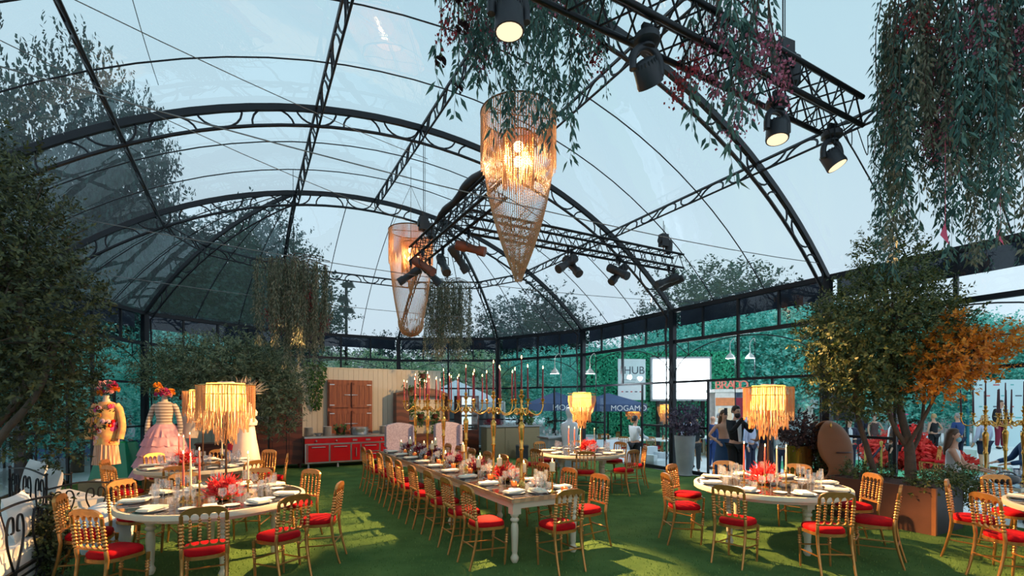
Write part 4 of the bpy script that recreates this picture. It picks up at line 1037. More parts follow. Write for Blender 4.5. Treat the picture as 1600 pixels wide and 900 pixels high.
# wine cooler
fr = empty('wine_cooler', T(7.05, 16.2), A, 'lit glass-fronted wine cooler with rows of bottles beside the bar', 'fridge')
LITW = emitmat('cool_cabinet_light', (.86, .97, 1, 1), 1.1)
obj('base_cabinet', MB().box((0,0,.42), (.72,.6,.84)), MAHO, fr); obj('panel', MB().box((0,-.31,.42), (.58,.02,.62)), MAHO, fr)
obj('frame', MB().box((-.335,0,1.48), (.05,.6,1.28)).box((.335,0,1.48), (.05,.6,1.28)).box((0,0,2.10), (.72,.6,.05)).box((0,0,.865), (.72,.6,.05)), MAHO, fr)
obj('lit_back', MB().box((0,.26,1.48), (.62,.02,1.2)), LITW, fr)
for z in (1.0, 1.36, 1.72): obj('shelf', MB().box((0,0,z), (.62,.5,.012)), PANE, fr)
obj('glass_door', MB().box((0,-.29,1.48), (.62,.008,1.2)), PANE, fr); obj('handle', MB().tube([(.29,-.34,1.3),(.29,-.34,1.65)], .01, 6), STST, fr)
BOT = mat('dark_wine_bottle', C(26, 34, 32), .15, 0, .1, 5)
BM = MB().lathe([(.036,0),(.038,.01),(.038,.17),(.015,.22),(.014,.29)], 10).mesh('wine_bottle', BOT)
for zi, z in enumerate((.9, 1.0, 1.36, 1.72)):
    for k in range(7):
        p = T(7.05-.24+.08*k, 16.42, z+.045); o = obj('wine_bottle', BM, None, None, p, (pi/2, 0, A))
        tag(o, f'dark wine bottle, {ORD[k]} from the left on the {ORD[zi]} lowest cooler shelf', 'bottle', f'bottles on the {ORD[zi]} cooler shelf')
# bar counter
BARM = mat('olive_bar_front', C(126, 112, 84), .5, 0, .08, 1.5)
br = empty('bar_counter', T(8.0, 14.6), A-.10, 'olive-beige bar counter in front of the far windows', 'bar')
obj('front', MB().box((0,0,.53), (1.95,.55,1.06)), BARM, br); obj('worktop', MB().box((0,0,1.08), (2.05,.65,.04)), STST, br)
for k in range(3): obj('panel', MB().box((-.66+.66*k,-.28,.53), (.62,.016,.98)), BARM, br)
fern = MB()
for k in range(14):
    for s in (-1, 1): fern.add([(-.2,-.29,.2+.03*k),(-.2+s*(.11-.006*k),-.29,.23+.03*k),(-.2,-.29,.215+.03*k)], [(0,1,2)])
obj('fern_print', fern, mat('faded_fern_print', C(92, 86, 62), .7), br)
for k in range(9):
    p = T(7.6+.12*k, 14.45+.05*(k % 2), 1.10); o = obj('bar_glass', GL['wine_glass'] if k % 2 else GL['tumbler'], None, None, p); tag(o, f'clear glass on the bar counter, {ORD[k]} from its left end', 'glass', 'glasses on the bar')
arrangement(tuple(T(7.35,14.6,1.10)), .3, .16, 300, 'long burgundy flower trough on the bar counter', BUR, 90, 'flowers on the bar', 4)
vine(T(8.7, 14.5, 1.45), .2, .5, 160, 30, 'bushy green plant at the right end of the bar')
b2 = empty('bar_stool', T(8.05,13.9), 0, 'black cube stool in front of the bar', 'stool'); obj('seat', MB().box((0,0,.43), (.42,.42,.06)), BLK, b2); obj('body', MB().box((0,0,.2), (.40,.40,.40)), BLK, b2)
# ------------------------------------------------------------------ daybed, armchair and round pot at the left
WIRON = mat('wrought_iron', C(18, 20, 26), .5, .4, .15, 8)
COT = mat('white_cotton', C(222, 218, 214), .9, 0, .04, 4, .25, 5)
def cushion(w, h, d, m_=COT):
    m = MB(); rows = []
    for s in (1, -1):
        rows = []
        for i in range(9):
            row = []
            for j in range(9):
                u, v = i/4-1, j/4-1; k = (1-abs(u)**2.6)*(1-abs(v)**2.6)
                pin = 1-.08*(u*u*(1-v*v)+v*v*(1-u*u))*0
                row.append((u*w/2*(1-.07*(1-v*v)), s*d/2*(k**.55)+0, v*h/2*(1-.07*(1-u*u))))
            rows.append(row)
        m.grid(rows)
    return m
def scrollwork(W, H):
    """a wrought panel in x, z: frame, hearts and C-scrolls"""
    m = MB(); r = .010
    m.tube([(-W/2,0,0),(-W/2,0,H),], .014, 7).tube([(W/2,0,0),(W/2,0,H)], .014, 7)
    m.tube(spline([(-W/2,0,H),(0,0,H+.05),(W/2,0,H)], 8), .012, 7).tube([(-W/2,0,.22),(W/2,0,.22)], .012, 7)
    m.ball((-W/2,0,H+.02), .022, 8).ball((W/2,0,H+.02), .022, 8)
    def spi(cx, cz, R, a0, turn, s):
        return [(cx+s*R*(1-t/14)*cos(a0+turn*t/14), 0, cz+R*(1-t/14)*sin(a0+turn*t/14)) for t in range(13)]
    n = max(1, round(W/.45))
    for k in range(n):
        c = -W/2+W*(k+.5)/n; q = W/n
        for s in (-1, 1):
            m.tube(spline([(c,0,.24),(c+s*q*.30,0,.24+(H-.24)*.55),(c+s*q*.26,0,H*.90),(c+s*q*.10,0,H*.92),(c+s*q*.07,0,H*.78),(c+s*q*.15,0,H*.76)], 5), r, 6)
            m.tube(spline([(c+s*q*.1,0,.22),(c+s*q*.2,0,.12),(c+s*q*.1,0,.02),(c,0,.1),(c+s*q*.06,0,.15)], 4), r*.9, 6)
    return m
def iron_sofa(p, rz, L, D, label, cat, arms, cush, backH=.90, armH=.64):
    """local x along the seat, -y the front"""
    t = empty('iron_daybed' if cat == 'daybed' else 'iron_armchair', p, rz, label, cat)
    obj('back_panel', scrollwork(L, backH).xf(Matrix.Translation((0, D/2, 0))), WIRON, t)
    for s in arms: obj('arm_panel', scrollwork(D, armH).xf(Matrix.Translation((s*L/2, 0, 0)) @ Matrix.Rotation(pi/2, 4, 'Z')), WIRON, t)
    obj('seat_rail', MB().box((0,-D/2,.30), (L,.03,.03)).box((0,D/2,.30), (L,.03,.03)), WIRON, t)
    obj('mattress', MB().box((0,0,.27), (L-.08,D-.08,.28)), COT, t)
    obj('seat_pad', MB().box((0,-.01,.45), (L-.1,D-.08,.10)), COT, t)
    for k, (x, y, z, rx, rzz, w_, h_) in enumerate(cush):
        c_ = obj('cushion', cushion(w_, h_, .17), COT); c_.matrix_world = Matrix.Translation(p) @ Matrix.Rotation(rz, 4, 'Z') @ Matrix.Translation((x, y, z)) @ Matrix.Rotation(rzz, 4, 'Z') @ Matrix.Rotation(rx, 4, 'X')
        tag(c_, f'white cotton cushion, {ORD[k]} from the left on the {label.split(" with ")[0]}', 'cushion', 'white cushions on the iron seats')
iron_sofa(Vector((-4.93,4.33,0)), rad(-65), 1.5, .72, 'black scrolled iron daybed with white cushions at the near left edge', 'daybed', (1,), ((-.52,.20,.73,.22,.1,.62,.46),(.2,.20,.73,.22,-.05,.62,.46)), .88, .64)
iron_sofa(Vector((-6.62,7.08,0)), rad(149), 1.5, .7, 'black scrolled iron bench with white cushions behind the left evergreen tree', 'armchair', (-1, 1), ((.38,.18,.78,.22,.05,.66,.50),(-.40,.20,.74,.22,-.1,.68,.46)), .90, .72)
WPOT = mat('white_glazed_pot', C(216, 220, 226), .35, 0, .03, 3)
tag(obj('round_stool', MB().lathe([(.16,0),(.23,.06),(.27,.2),(.275,.32),(.24,.48),(.16,.60),(.06,.645),(.001,.65)], 24), WPOT, None, (-5.0,5.95,0)), 'big smooth white egg-shaped pouf behind the left gold chairs', 'pouf')
# ------------------------------------------------------------------ dressed mannequins on plinths
SKINF = mat('linen_bust', C(206, 190, 172), .7, 0, .05, 6)
FLOR = mat('floral_brocade', C(214, 120, 84), .8, 0, .5, 9, island=0, col2=C(226, 188, 110))
PLEAT = mat('peach_pleats', C(222, 172, 142), .8, 0, .1, 4, wave=('X', 9, .5), col2=C(190, 134, 104))
TULLE = mat('pink_tulle', C(226, 178, 190), .9, 0, .06, 6, trans=.35)
STRP = mat('cream_ribbed_knit', C(212, 196, 178), .85, 0, .2, 4, wave=('Z', 5, .3), col2=C(150, 132, 116))
WDR = mat('ivory_satin', C(214, 192, 178), .5, 0, .06, 3)
GRNS = mat('emerald_satin', C(10, 128, 92), .4, 0, .2, 2)
TORSO = [(.86,.155,.11),(.98,.175,.12),(1.08,.125,.095),(1.2,.15,.105),(1.30,.165,.11),(1.40,.17,.09),(1.45,.10,.06),(1.48,.055,.05),(1.55,.05,.045),(1.58,.04,.035)]
def flowers_head(t, z, cols, seed, R=.15):
    r = random.Random(seed)
    for k in range(12):
        a = r.random()*6.28; m = MB(); blossom(m, (R*.8*cos(a), R*.6*sin(a), z+R*r.uniform(-.4,1)), .06+.03*r.random(), seed+k); obj('flower', m, cols[k % len(cols)], t)
YEL = mat('orange_petals', C(238, 150, 40), .8, 0, .15, 8); PNK = mat('pale_pink_petals', C(238, 178, 178), .8, 0, .1, 8); MAG = mat('magenta_petals', C(196, 60, 120), .8, 0, .1, 8)
BLU = mat('night_blue_petals', C(30, 26, 60), .8, 0, .1, 8)
def mannequin(p, rz, label, build, plinth=.43):
    t = empty('mannequin', p, rz, label, 'mannequin', 'dressed mannequins along the left wall')
    if plinth: obj('plinth', MB().box((0,0,plinth/2), (.62,.5,plinth)), BARM, t)
    g = empty('figure', (0,0,plinth), 0, parent=t) if False else None
    obj('stand', MB().lathe([(.16,plinth),(.16,plinth+.015),(.018,plinth+.03),(.016,plinth+.9)], 14), WPOT, t)
    obj('torso', MB().ell(TORSO, 18, (0,0,plinth)), SKINF, t); build(t, plinth)
def sleeves(t, m_, z, w=.045, spread=.26, L=.55):
    for s in (-1, 1): obj('sleeve', MB().tube(spline([(s*.15,0,z+1.40),(s*.22,0,z+1.28),(s*spread,-.02,z+1.28-L*.5),(s*(spread-.02),-.06,z+1.32-L)], 4), [w*1.15]*4+[w]*9, 9), m_, t)
def m1(t, z):
    obj('tunic', MB().ell([(.66,.20,.14),(.80,.195,.14),(1.0,.19,.135),(1.1,.175,.125),(1.3,.19,.125),(1.41,.185,.10),(1.46,.10,.07)], 20, (0,0,z)), FLOR, t)
    r = random.Random(3)
    for k in range(64):
        a = r.random()*6.28; zz = z+.68+.72*r.random(); m = MB(); c = (.19*cos(a), .13*sin(a), zz)
        m.lathe([(.001,.004),(.036,.008),(.046,0)], 8, c, M=Vector((cos(a), sin(a)*1.3, 0)).to_track_quat('Z', 'Y').to_matrix()); obj('flower_patch', m, (MAG, RED, YEL, PNK)[k % 4], t)
    sleeves(t, FLOR, z, .06, .27, .55); n = 40; vs = []
    m = MB(); rows = []
    for zz, q in ((.68, .17), (.5, .19), (.3, .215)):
        rows.append([((q+.008*(-1)**j)*cos(2*pi*j/n), (q*.8+.008*(-1)**j)*sin(2*pi*j/n), z+zz) for j in range(n+1)])
    m.grid(rows, False); obj('pleated_skirt', m, PLEAT, t); flowers_head(t, z+1.66, (PNK, MAG, YEL), 5)
def m2(t, z):
    obj('bodice', MB().ell([(.96,.16,.12),(1.08,.14,.10),(1.3,.178,.12),(1.41,.18,.10),(1.46,.10,.07)], 20, (0,0,z)), STRP, t); sleeves(t, STRP, z, .05, .29, .62)
    for k, (z0, r0, r1) in enumerate(((1.0,.17,.33),(.82,.27,.40),(.62,.34,.47),(.40,.40,.54),(.18,.45,.60))):
        n = 48; m = MB(); rows = []
        for f in (0, .35, .7, 1):
            R = r0+(r1-r0)*f**.7; rows.append([((R+.025*f*sin(j*2.6+k))*cos(2*pi*j/n), (R+.025*f*sin(j*2.6+k))*.85*sin(2*pi*j/n), z+z0-.26*f+.02*f*sin(j*1.7)) for j in range(n+1)])
        m.grid(rows); obj('tulle_tier', m, TULLE, t)
    flowers_head(t, z+1.66, (YEL, PNK, YEL, MAG), 9)
def m3(t, z): flowers_head(t, z+1.66, (BLU, DARKF), 12)
def m4(t, z):
    obj('gown', MB().ell([(.0,.34,.30),(.3,.29,.25),(.7,.22,.18),(.98,.185,.14),(1.08,.15,.115),(1.25,.175,.125),(1.36,.2,.12)], 24, (0,0,z)), WDR, t)
    for k, zz in enumerate((1.34, 1.14)): obj('ruffle', MB().ell([(zz,.19,.13),(zz-.08,.25,.19),(zz-.16,.235,.18)], 24, (0,0,z)), WDR, t)
    m = bloom_mb(.3, .22, 260, 6, .16); m.v = [(x, y, zz+z+1.62) for x, y, zz in m.v]; obj('feather_hat', m, mat('grey_feathers', C(150, 142, 132), .9), t)
def m5(t, z):
    for k, cn in enumerate(((30,120,120),(196,40,60),(30,70,140),(220,120,150),(30,140,90),(190,30,50),(28,80,120))):
        obj('stripe', MB().ell([(1.02-.15*k,.16+.025*k,.13+.025*k),(.87-.15*k,.185+.025*k,.155+.025*k)], 20, (0,0,z)), mat(f'stripe_cloth_{"abcdefg"[k]}', C(*cn), .8), t)
mannequin((-7.55,9.0,0), .2, 'mannequin in a floral tunic and peach pleated skirt with a flower head', m1)
mannequin((-7.22,10.05,0), .3, 'mannequin in a pink tiered tulle gown with an orange flower head', m2)
mannequin((-7.0,10.5,0), .1, 'bare bust with dark blue flowers beside the pink gown', m3, .25)
mannequin((-5.62,10.2,0), -.2, 'mannequin in an ivory gown with a grey feather hat', m4, .42)
mannequin((-6.2,10.9,0), -.1, 'mannequin in a skirt of coloured stripes behind the lamp', m5, .1)
gd = MB(); rows = []
for zz, q in ((1.05,.3),(.8,.38),(.4,.5),(.02,.62)): rows.append([((q+.05*sin(j*1.3))*cos(2*pi*j/40), (q+.05*sin(j*1.3))*.7*sin(2*pi*j/40), zz) for j in range(41)])
tag(obj('draped_cloth', gd.grid(rows), GRNS, None, (-8.2,10.1,0)), 'emerald green satin drape behind the floral mannequin', 'fabric')
# ------------------------------------------------------------------ trees inside the tent
BARK = mat('grey_brown_bark', C(84, 70, 58), .85, 0, .25, 8, .4, 30)
LFD = mat('dark_evergreen_leaf', C(42, 54, 28), .6, 0, .3, 3, island=.85, col2=C(92, 96, 54), trans=.15)
LFO = mat('silver_olive_leaf', C(78, 90, 62), .65, 0, .2, 3, island=.85, col2=C(134, 142, 104), trans=.15)
LFM = mat('amber_leaf', C(196, 112, 26), .6, 0, .3, 3, island=.85, col2=C(232, 152, 42), trans=.3)  # LFM: amber leaf colour for the branch beside the green tree
LFG = mat('bright_leaf', C(52, 74, 34), .6, 0, .3, 3, island=.85, col2=C(104, 108, 56), trans=.15)
def crown_mb(blobs, n, L, w, seed, clump=.16, per=9, droop=0.0):
    """leaf sprays scattered through ellipsoids (centre, radii)"""
    r = random.Random(seed); m = MB(); tot = sum(b[1][0]*b[1][1]*b[1][2] for b in blobs); tw = []
    for c, q in blobs:
        k = max(1, int(n/per*q[0]*q[1]*q[2]/tot))
        for i in range(k):
            d = Vector((r.gauss(0,1), r.gauss(0,1), r.gauss(0,1))).normalized(); f = (.35+.65*r.random()**.5)*(1+.12*r.gauss(0,1))
            p = Vector(c)+Vector((d.x*q[0], d.y*q[1], d.z*q[2]))*f; ax = (d+Vector((r.gauss(0,.5), r.gauss(0,.5), r.gauss(.25,.4)-droop))).normalized()
            tw.append((p, ax))
            for j in range(per):
                s = p+ax*clump*(j/per-.3); o = Vector((r.gauss(0,1), r.gauss(0,1), r.gauss(0,1))); o = (o-ax*o.dot(ax)).normalized()
                dd = (ax*.6+o).normalized(); sd = dd.cross(ax); sd = sd.normalized() if sd.length > 1e-3 else dd.orthogonal()
                l_ = L*(.6+.7*r.random())
                m.add([tuple(s), tuple(s+dd*l_*.5+sd*w), tuple(s+dd*l_), tuple(s+dd*l_*.5-sd*w)], [(0,1,2,3)])
    return m, tw
def tree(p, label, blobs, n, L, w, seed, m_, trunks, grp=None, per=9, clump=.16, cat='tree', name='tree', twigs=0):
    t = empty(name, p, 0, label, cat, grp); m, tw = crown_mb(blobs, n, L, w, seed, clump, per)
    tag(obj('crown', m, m_, t), kind='stuff')
    for tr in trunks: 
        pts = spline(tr[0], 4); k = len(pts); obj('trunk', MB().tube(pts, [tr[1]+(tr[2]-tr[1])*i/(k-1) for i in range(k)], 9), BARK, t)
    if twigs:
        b = MB(); r = random.Random(seed); top = [Vector(tr[0][-1]) for tr in trunks]
        for i in range(twigs):
            q = tw[r.randrange(len(tw))][0]; s = min(top, key=lambda x: (x-q).length); b.tube(spline([s, (s+q)/2+Vector((0,0,.1)), q], 3), [.012]*3+[.008]*3+[.004], 4)
        obj('branches', b, BARK, t)
    return t
tree((-6.6,6.0,0), 'tall dense evergreen tree at the left edge with two leaning trunks', [((.36,0,3.0),(1.1,.9,1.15)), ((.1,.1,4.05),(.85,.8,1.05)), ((.35,0,4.75),(.38,.38,.55)), ((.62,.1,2.15),(.68,.7,.65)), ((-.7,.2,4.6),(.7,.6,.7)), ((.52,.3,1.5),(.45,.5,.5)), ((-.6,.2,2.8),(.9,.7,1.2))], 44000, .066, .014, 1, LFD,
     [([(-.05,-.15,.45),(.25,-.2,1.05),(.55,-.25,1.5),(.88,-.2,1.95),(.95,0,2.6)], .06, .03), ([(-.2,-.2,.5),(.1,-.25,1.1),(.38,-.25,1.5),(.6,0,2.2),(.45,0,3.4)], .065, .03)], per=9, twigs=60)
bx = empty('tree_planter', (-6.75,6.05,0), A, 'dark planter of the left evergreen tree', 'planter'); obj('body', MB().box((0,0,.24), (.9,.8,.48)), MAHO, bx); obj('soil', MB().box((0,0,.485), (.82,.72,.02)), STEM, bx)
tree((-4.86,5.1,0), 'low dark clipped shrub between the iron daybed and the gold chairs', [((0,0,.42),(.17,.2,.42))], 2600, .05, .013, 2, LFD, [([(0,0,0),(0,.02,.2),(0,0,.45)], .02, .01)], cat='shrub', name='shrub')
tree((-7.15,12.0,0), 'silvery olive tree with a wide crown behind the mannequins', [((0,0,2.75),(1.75,1.1,.85)), ((-1.2,0,2.6),(1.0,.9,.7)), ((1.3,-.1,2.1),(.85,.8,.75)), ((.9,0,2.6),(1.2,.9,.8)), ((1.4,-.2,1.5),(.55,.5,.5)), ((0,0,2.0),(.9,.8,.5))], 30000, .10, .014, 3, LFO,
     [([(0,0,.4),(.15,0,.9),(0,.1,1.5),(-.1,0,2.3)], .16, .06), ([(.1,0,1.0),(.5,0,1.5),(.9,0,2.2)], .09, .04), ([(0,0,1.2),(-.5,0,1.7),(-1.0,0,2.3)], .08, .04)], per=8, clump=.2, twigs=50)
ob = empty('terracotta_pot', (-7.15,12.0,0), 0, 'large pot of the olive tree', 'planter'); obj('body', MB().lathe([(.3,0),(.42,.5),(.45,.52),(.45,.6),(.38,.6),(.36,.5),(.001,.5)], 20), MAHO, ob)
# corten planter at the right
CORT = mat('corten_steel', C(96, 58, 44), .6, .2, .2, 2.5, .05, 20); GREYP = mat('dark_grey_panel', C(66, 62, 68), .5, .1, .1, 2); MULCH = mat('bark_mulch', C(84, 48, 36), .95, 0, .4, 30, .8, 50)
PC = T(8.48+.46, 3.07+.72); cp = empty('corten_planter', PC, A, 'rust-brown steel planter box with a grey end panel under the right trees', 'planter')
PW, PD, PH = .92, 1.44, .66
obj('side_panel', MB().box((-PW/2+.012,0,PH/2), (.024,PD,PH)), CORT, cp); obj('side_panel', MB().box((PW/2-.012,0,PH/2), (.024,PD,PH)), CORT, cp)
obj('end_panel', MB().box((.012,-PD/2+.012,PH/2), (PW-.03,.024,PH)), GREYP, cp); obj('end_panel', MB().box((0,PD/2-.012,PH/2), (PW-.05,.024,PH)), CORT, cp)
obj('corner_trim', MB().box((-PW/2+.016,-PD/2+.016,PH/2), (.05,.05,PH+.004)), mat('bare_rust_edge', C(150, 92, 52), .6, .2, .2, 4), cp); obj('mulch', MB().box((0,0,PH-.06), (PW-.05,PD-.05,.06)), MULCH, cp)
pc = T(8.95, 3.7)
tree((pc.x, pc.y, .60), 'dark green bushy tree in the rust-brown planter with three stems', [((-.1,.1,2.45),(1.05,.95,1.0)), ((-.55,.1,1.75),(.75,.7,.75)), ((.05,.2,3.35),(.6,.55,.9)), ((.55,.2,2.3),(.8,.7,.8)), ((-.9,.1,2.3),(.6,.6,.7)), ((-.35,.2,1.4),(.6,.6,.4))], 40000, .062, .014, 5, LFG,
     [([(-.12,.28,.0),(-.3,.25,.5),(-.52,.2,1.2),(-.6,.1,2.0)], .05, .025), ([(.15,-.05,0),(.12,-.05,.6),(.02,0,1.2),(-.1,0,2.4)], .085, .03), ([(.15,-.03,.45),(.35,0,.85),(.5,.1,1.6)], .035, .018), ([(.08,-.03,.62),(-.15,-.05,1.0),(-.2,0,1.7)], .04, .02)], per=9, twigs=60)
tree((pc.x+.48, pc.y-.6, .82), 'amber-leaved branch beside the dark right tree', [((-.1,0,1.72),(.62,.45,.36)), ((.3,0,1.95),(.55,.4,.22)), ((-.35,0,1.35),(.4,.35,.28)), ((-.25,-.05,2.15),(.18,.18,.25))], 5200, .062, .016, 6, LFM,
     [([(-.42,.55,.3),(-.3,.3,.9),(-.2,.1,1.4),(.1,0,1.8)], .03, .012)], per=9, twigs=20, name='amber_tree')
for k, (n, u, h) in enumerate(((8.7,3.25,.16),(9.15,3.2,.2),(8.75,4.2,.2),(9.2,4.1,.18))):
    q = T(n, u); tree((q.x, q.y, .6), f'low green planting in the rust-brown planter, {ORD[k]} from its near corner', [((0,0,.1),(.24,.26,h))], 700, .05, .012, 20+k, LFG, [([(0,0,0),(0,.01,.05),(0,0,.15)], .01, .006)], cat='shrub', name='low_shrub', grp='low planting in the corten planter')
q = T(9.75, 3.2); tree((q.x, q.y, 0), 'round clipped green bush beside the right planter', [((0,0,.55),(.34,.34,.32))], 2400, .05, .013, 31, LFG, [([(0,0,0),(0,.02,.2),(0,0,.4)], .03, .02)], cat='shrub', name='shrub')
q = T(8.15, 4.45); tree((q.x, q.y, 0), 'green bush filling the back corner left of the planter', [((0,0,.35),(.25,.25,.3))], 1400, .05, .013, 32, LFG, [([(0,0,0),(0,.02,.2),(0,0,.4)], .03, .02)], cat='shrub', name='shrub')
# grey urn with a purple bush, brass planter, hooded chair
CONC = mat('grey_concrete', C(150, 156, 160), .75, 0, .1, 4, .1, 30)
LFP = mat('purple_smoke_leaf', C(64, 54, 78), .7, 0, .2, 5, island=.85, col2=C(108, 98, 120), trans=.1); LFB = mat('copper_beech_leaf', C(58, 42, 44), .7, 0, .2, 5, island=.85, col2=C(98, 66, 62), trans=.1)
U1 = (4.45,12.45,0); tag(obj('tall_planter', MB().lathe([(.16,0),(.20,.02),(.17,.09),(.21,.30),(.245,.75),(.26,1.0),(.265,1.03),(.235,1.03),(.22,.95),(.001,.95)], 24), CONC, None, U1), 'tall grey concrete urn planter by the tent doorway', 'planter')
tree((U1[0],U1[1],.95), 'purple smoke bush in the tall grey urn', [((0,0,.42),(.40,.38,.32)),((.1,0,.7),(.3,.3,.2))], 3000, .06, .018, 41, LFP, [([(0,0,0),(.02,0,.2),(0,0,.4)], .03, .015)], cat='shrub', name='shrub')
U2 = (5.62,9.45,0); tag(obj('brass_drum_planter', MB().lathe([(.21,0),(.225,.02),(.22,.5),(.235,1.02),(.24,1.04),(.22,1.04),(.2,.95),(.001,.95)], 24), BRASS, None, U2), 'tall polished brass drum planter behind the right table', 'planter')
tree((U2[0]-.02,U2[1]+.05,.97), 'copper-leaved bush in the brass drum planter', [((0,0,.36),(.38,.36,.34)),((.12,0,.05),(.3,.3,.22))], 3000, .06, .018, 42, LFB, [([(0,0,0),(.02,0,.2),(0,0,.4)], .03, .015)], cat='shrub', name='shrub')
tree((U2[0]+.32,U2[1]+.05,0), 'dark green climber beside the brass drum planter', [((0,0,.75),(.22,.25,.42))], 1800, .06, .018, 43, LFD, [([(0,0,0),(.02,0,.3),(0,0,.8)], .03, .015)], cat='shrub', name='shrub')
WICK_ = mat('woven_caramel_cane', C(166, 106, 66), .55, 0, .12, 30, .25, 160, col2=C(140, 84, 50), wave=('Z', 30, .4))
hc = empty('hooded_cane_chair', (5.95,9.0,0), rad(-112), 'tall hooded cane porter chair with a curved shell beside the right table', 'armchair')
rows = []
for i in range(27):                        # shell: a half cylinder that closes into a dome at the top
    q_ = i/26; z = .08+1.46*(q_ if q_ < .6 else 1-.4*((1-q_)/.4)**1.6); hood = min(1, max(0, (z-.98)/.56)); k_ = max(.06, sqrt(max(0, 1-hood**2.2)))
    front = .28-.17*math.exp(-((z-.66)/.20)**2); row = []
    for j in range(19):
        a = pi*(j/18)*1.04-pi*.02; s_ = max(0, sin(a)); row.append((.36*k_**.7*cos(a), (.33*s_-front*(1-s_)**1.5)*k_-.06*hood, z))
    rows.append(row)
sh = obj('shell', MB().grid(rows), WICK_, hc); sm_ = sh.modifiers.new('thickness', 'SOLIDIFY'); sm_.thickness = .035
obj('seat', MB().box((0,.02,.42), (.6,.5,.10)), WICK_, hc); obj('base', MB().box((0,.05,.06), (.62,.5,.12)), WICK_, hc); obj('waist_band', MB().tube([(.365*cos(a), .30*sin(a)+.0, .98) for a in [pi*k/18 for k in range(19)]], .014, 6), MAHO, hc)
for s in (-1, 1): obj('ear_finial', MB().lathe([(.012,0),(.02,.04),(.006,.1)], 8, (s*.33,-.08,1.42)), BRASS, hc)

# ------------------------------------------------------------------ people
def skin_obj(name, nodes, edges, radii, m_, parent, root=0, sub=1):
    me = bpy.data.meshes.new(name); me.from_pydata([tuple(v) for v in nodes], edges, []); me.materials.append(m_)
    o = bpy.data.objects.new(name, me); link(o, parent); md = o.modifiers.new('skin', 'SKIN'); md.use_smooth_shade = True
    if not me.skin_vertices: me.attributes
    L = me.skin_vertices[0].data
    for i, r in enumerate(radii):
        L[i].radius = r if isinstance(r, tuple) else (r, r); L[i].use_root = (i == root)
    s = o.modifiers.new('smooth', 'SUBSURF'); s.levels = sub; s.render_levels = sub
    return o
SKN = mat('skin_light', C(206, 156, 130), .55, 0, .05, 5); SKD = mat('skin_tan', C(168, 116, 88), .55, 0, .05, 5)
HBK = mat('dark_hair', C(30, 24, 24), .5, 0, .2, 20); HBR = mat('brown_hair', C(82, 58, 40), .5, 0, .2, 20); HGR = mat('grey_hair', C(150, 148, 148), .6, 0, .15, 20); HBL = mat('blonde_hair', C(186, 150, 104), .5, 0, .2, 20)
NVY = mat('navy_suit_cloth', C(24, 34, 62), .8, 0, .1, 8); BLKC = mat('black_suit_cloth', C(18, 20, 28), .8, 0, .1, 8); BLUC = mat('blue_suit_cloth', C(34, 66, 124), .8, 0, .1, 8); WHT = mat('white_shirt_cloth', C(224, 226, 230), .8, 0, .04, 8); LILC = mat('lilac_shirt_cloth', C(176, 180, 206), .8, 0, .04, 8)
DEN = mat('denim_blue_cloth', C(34, 70, 110), .8, 0, .1, 8); BRN = mat('brown_lace_cloth', C(84, 60, 62), .8, 0, .25, 20); WINEC = mat('wine_red_cloth', C(130, 22, 52), .7, 0, .1, 5); EYE = mat('dark_eye', C(20, 16, 16), .2); LIP = mat('lips', C(150, 70, 66), .5); SHO = mat('black_shoe', C(14, 14, 16), .3); MASKM = mat('blue_face_mask', C(140, 190, 206), .8)
ARMS = {'hang': ((.24,.0,1.13),(.25,.10,.88)), 'phone': ((.25,.16,1.20),(.11,.36,1.52)), 'fold': ((.25,.06,1.14),(.06,.24,1.14)), 'reach': ((.23,.12,1.14),(.16,.38,1.08)), 'up': ((.24,.14,1.2),(.10,.30,1.46)), 'hip': ((.36,-.02,1.16),(.22,.10,1.02))}
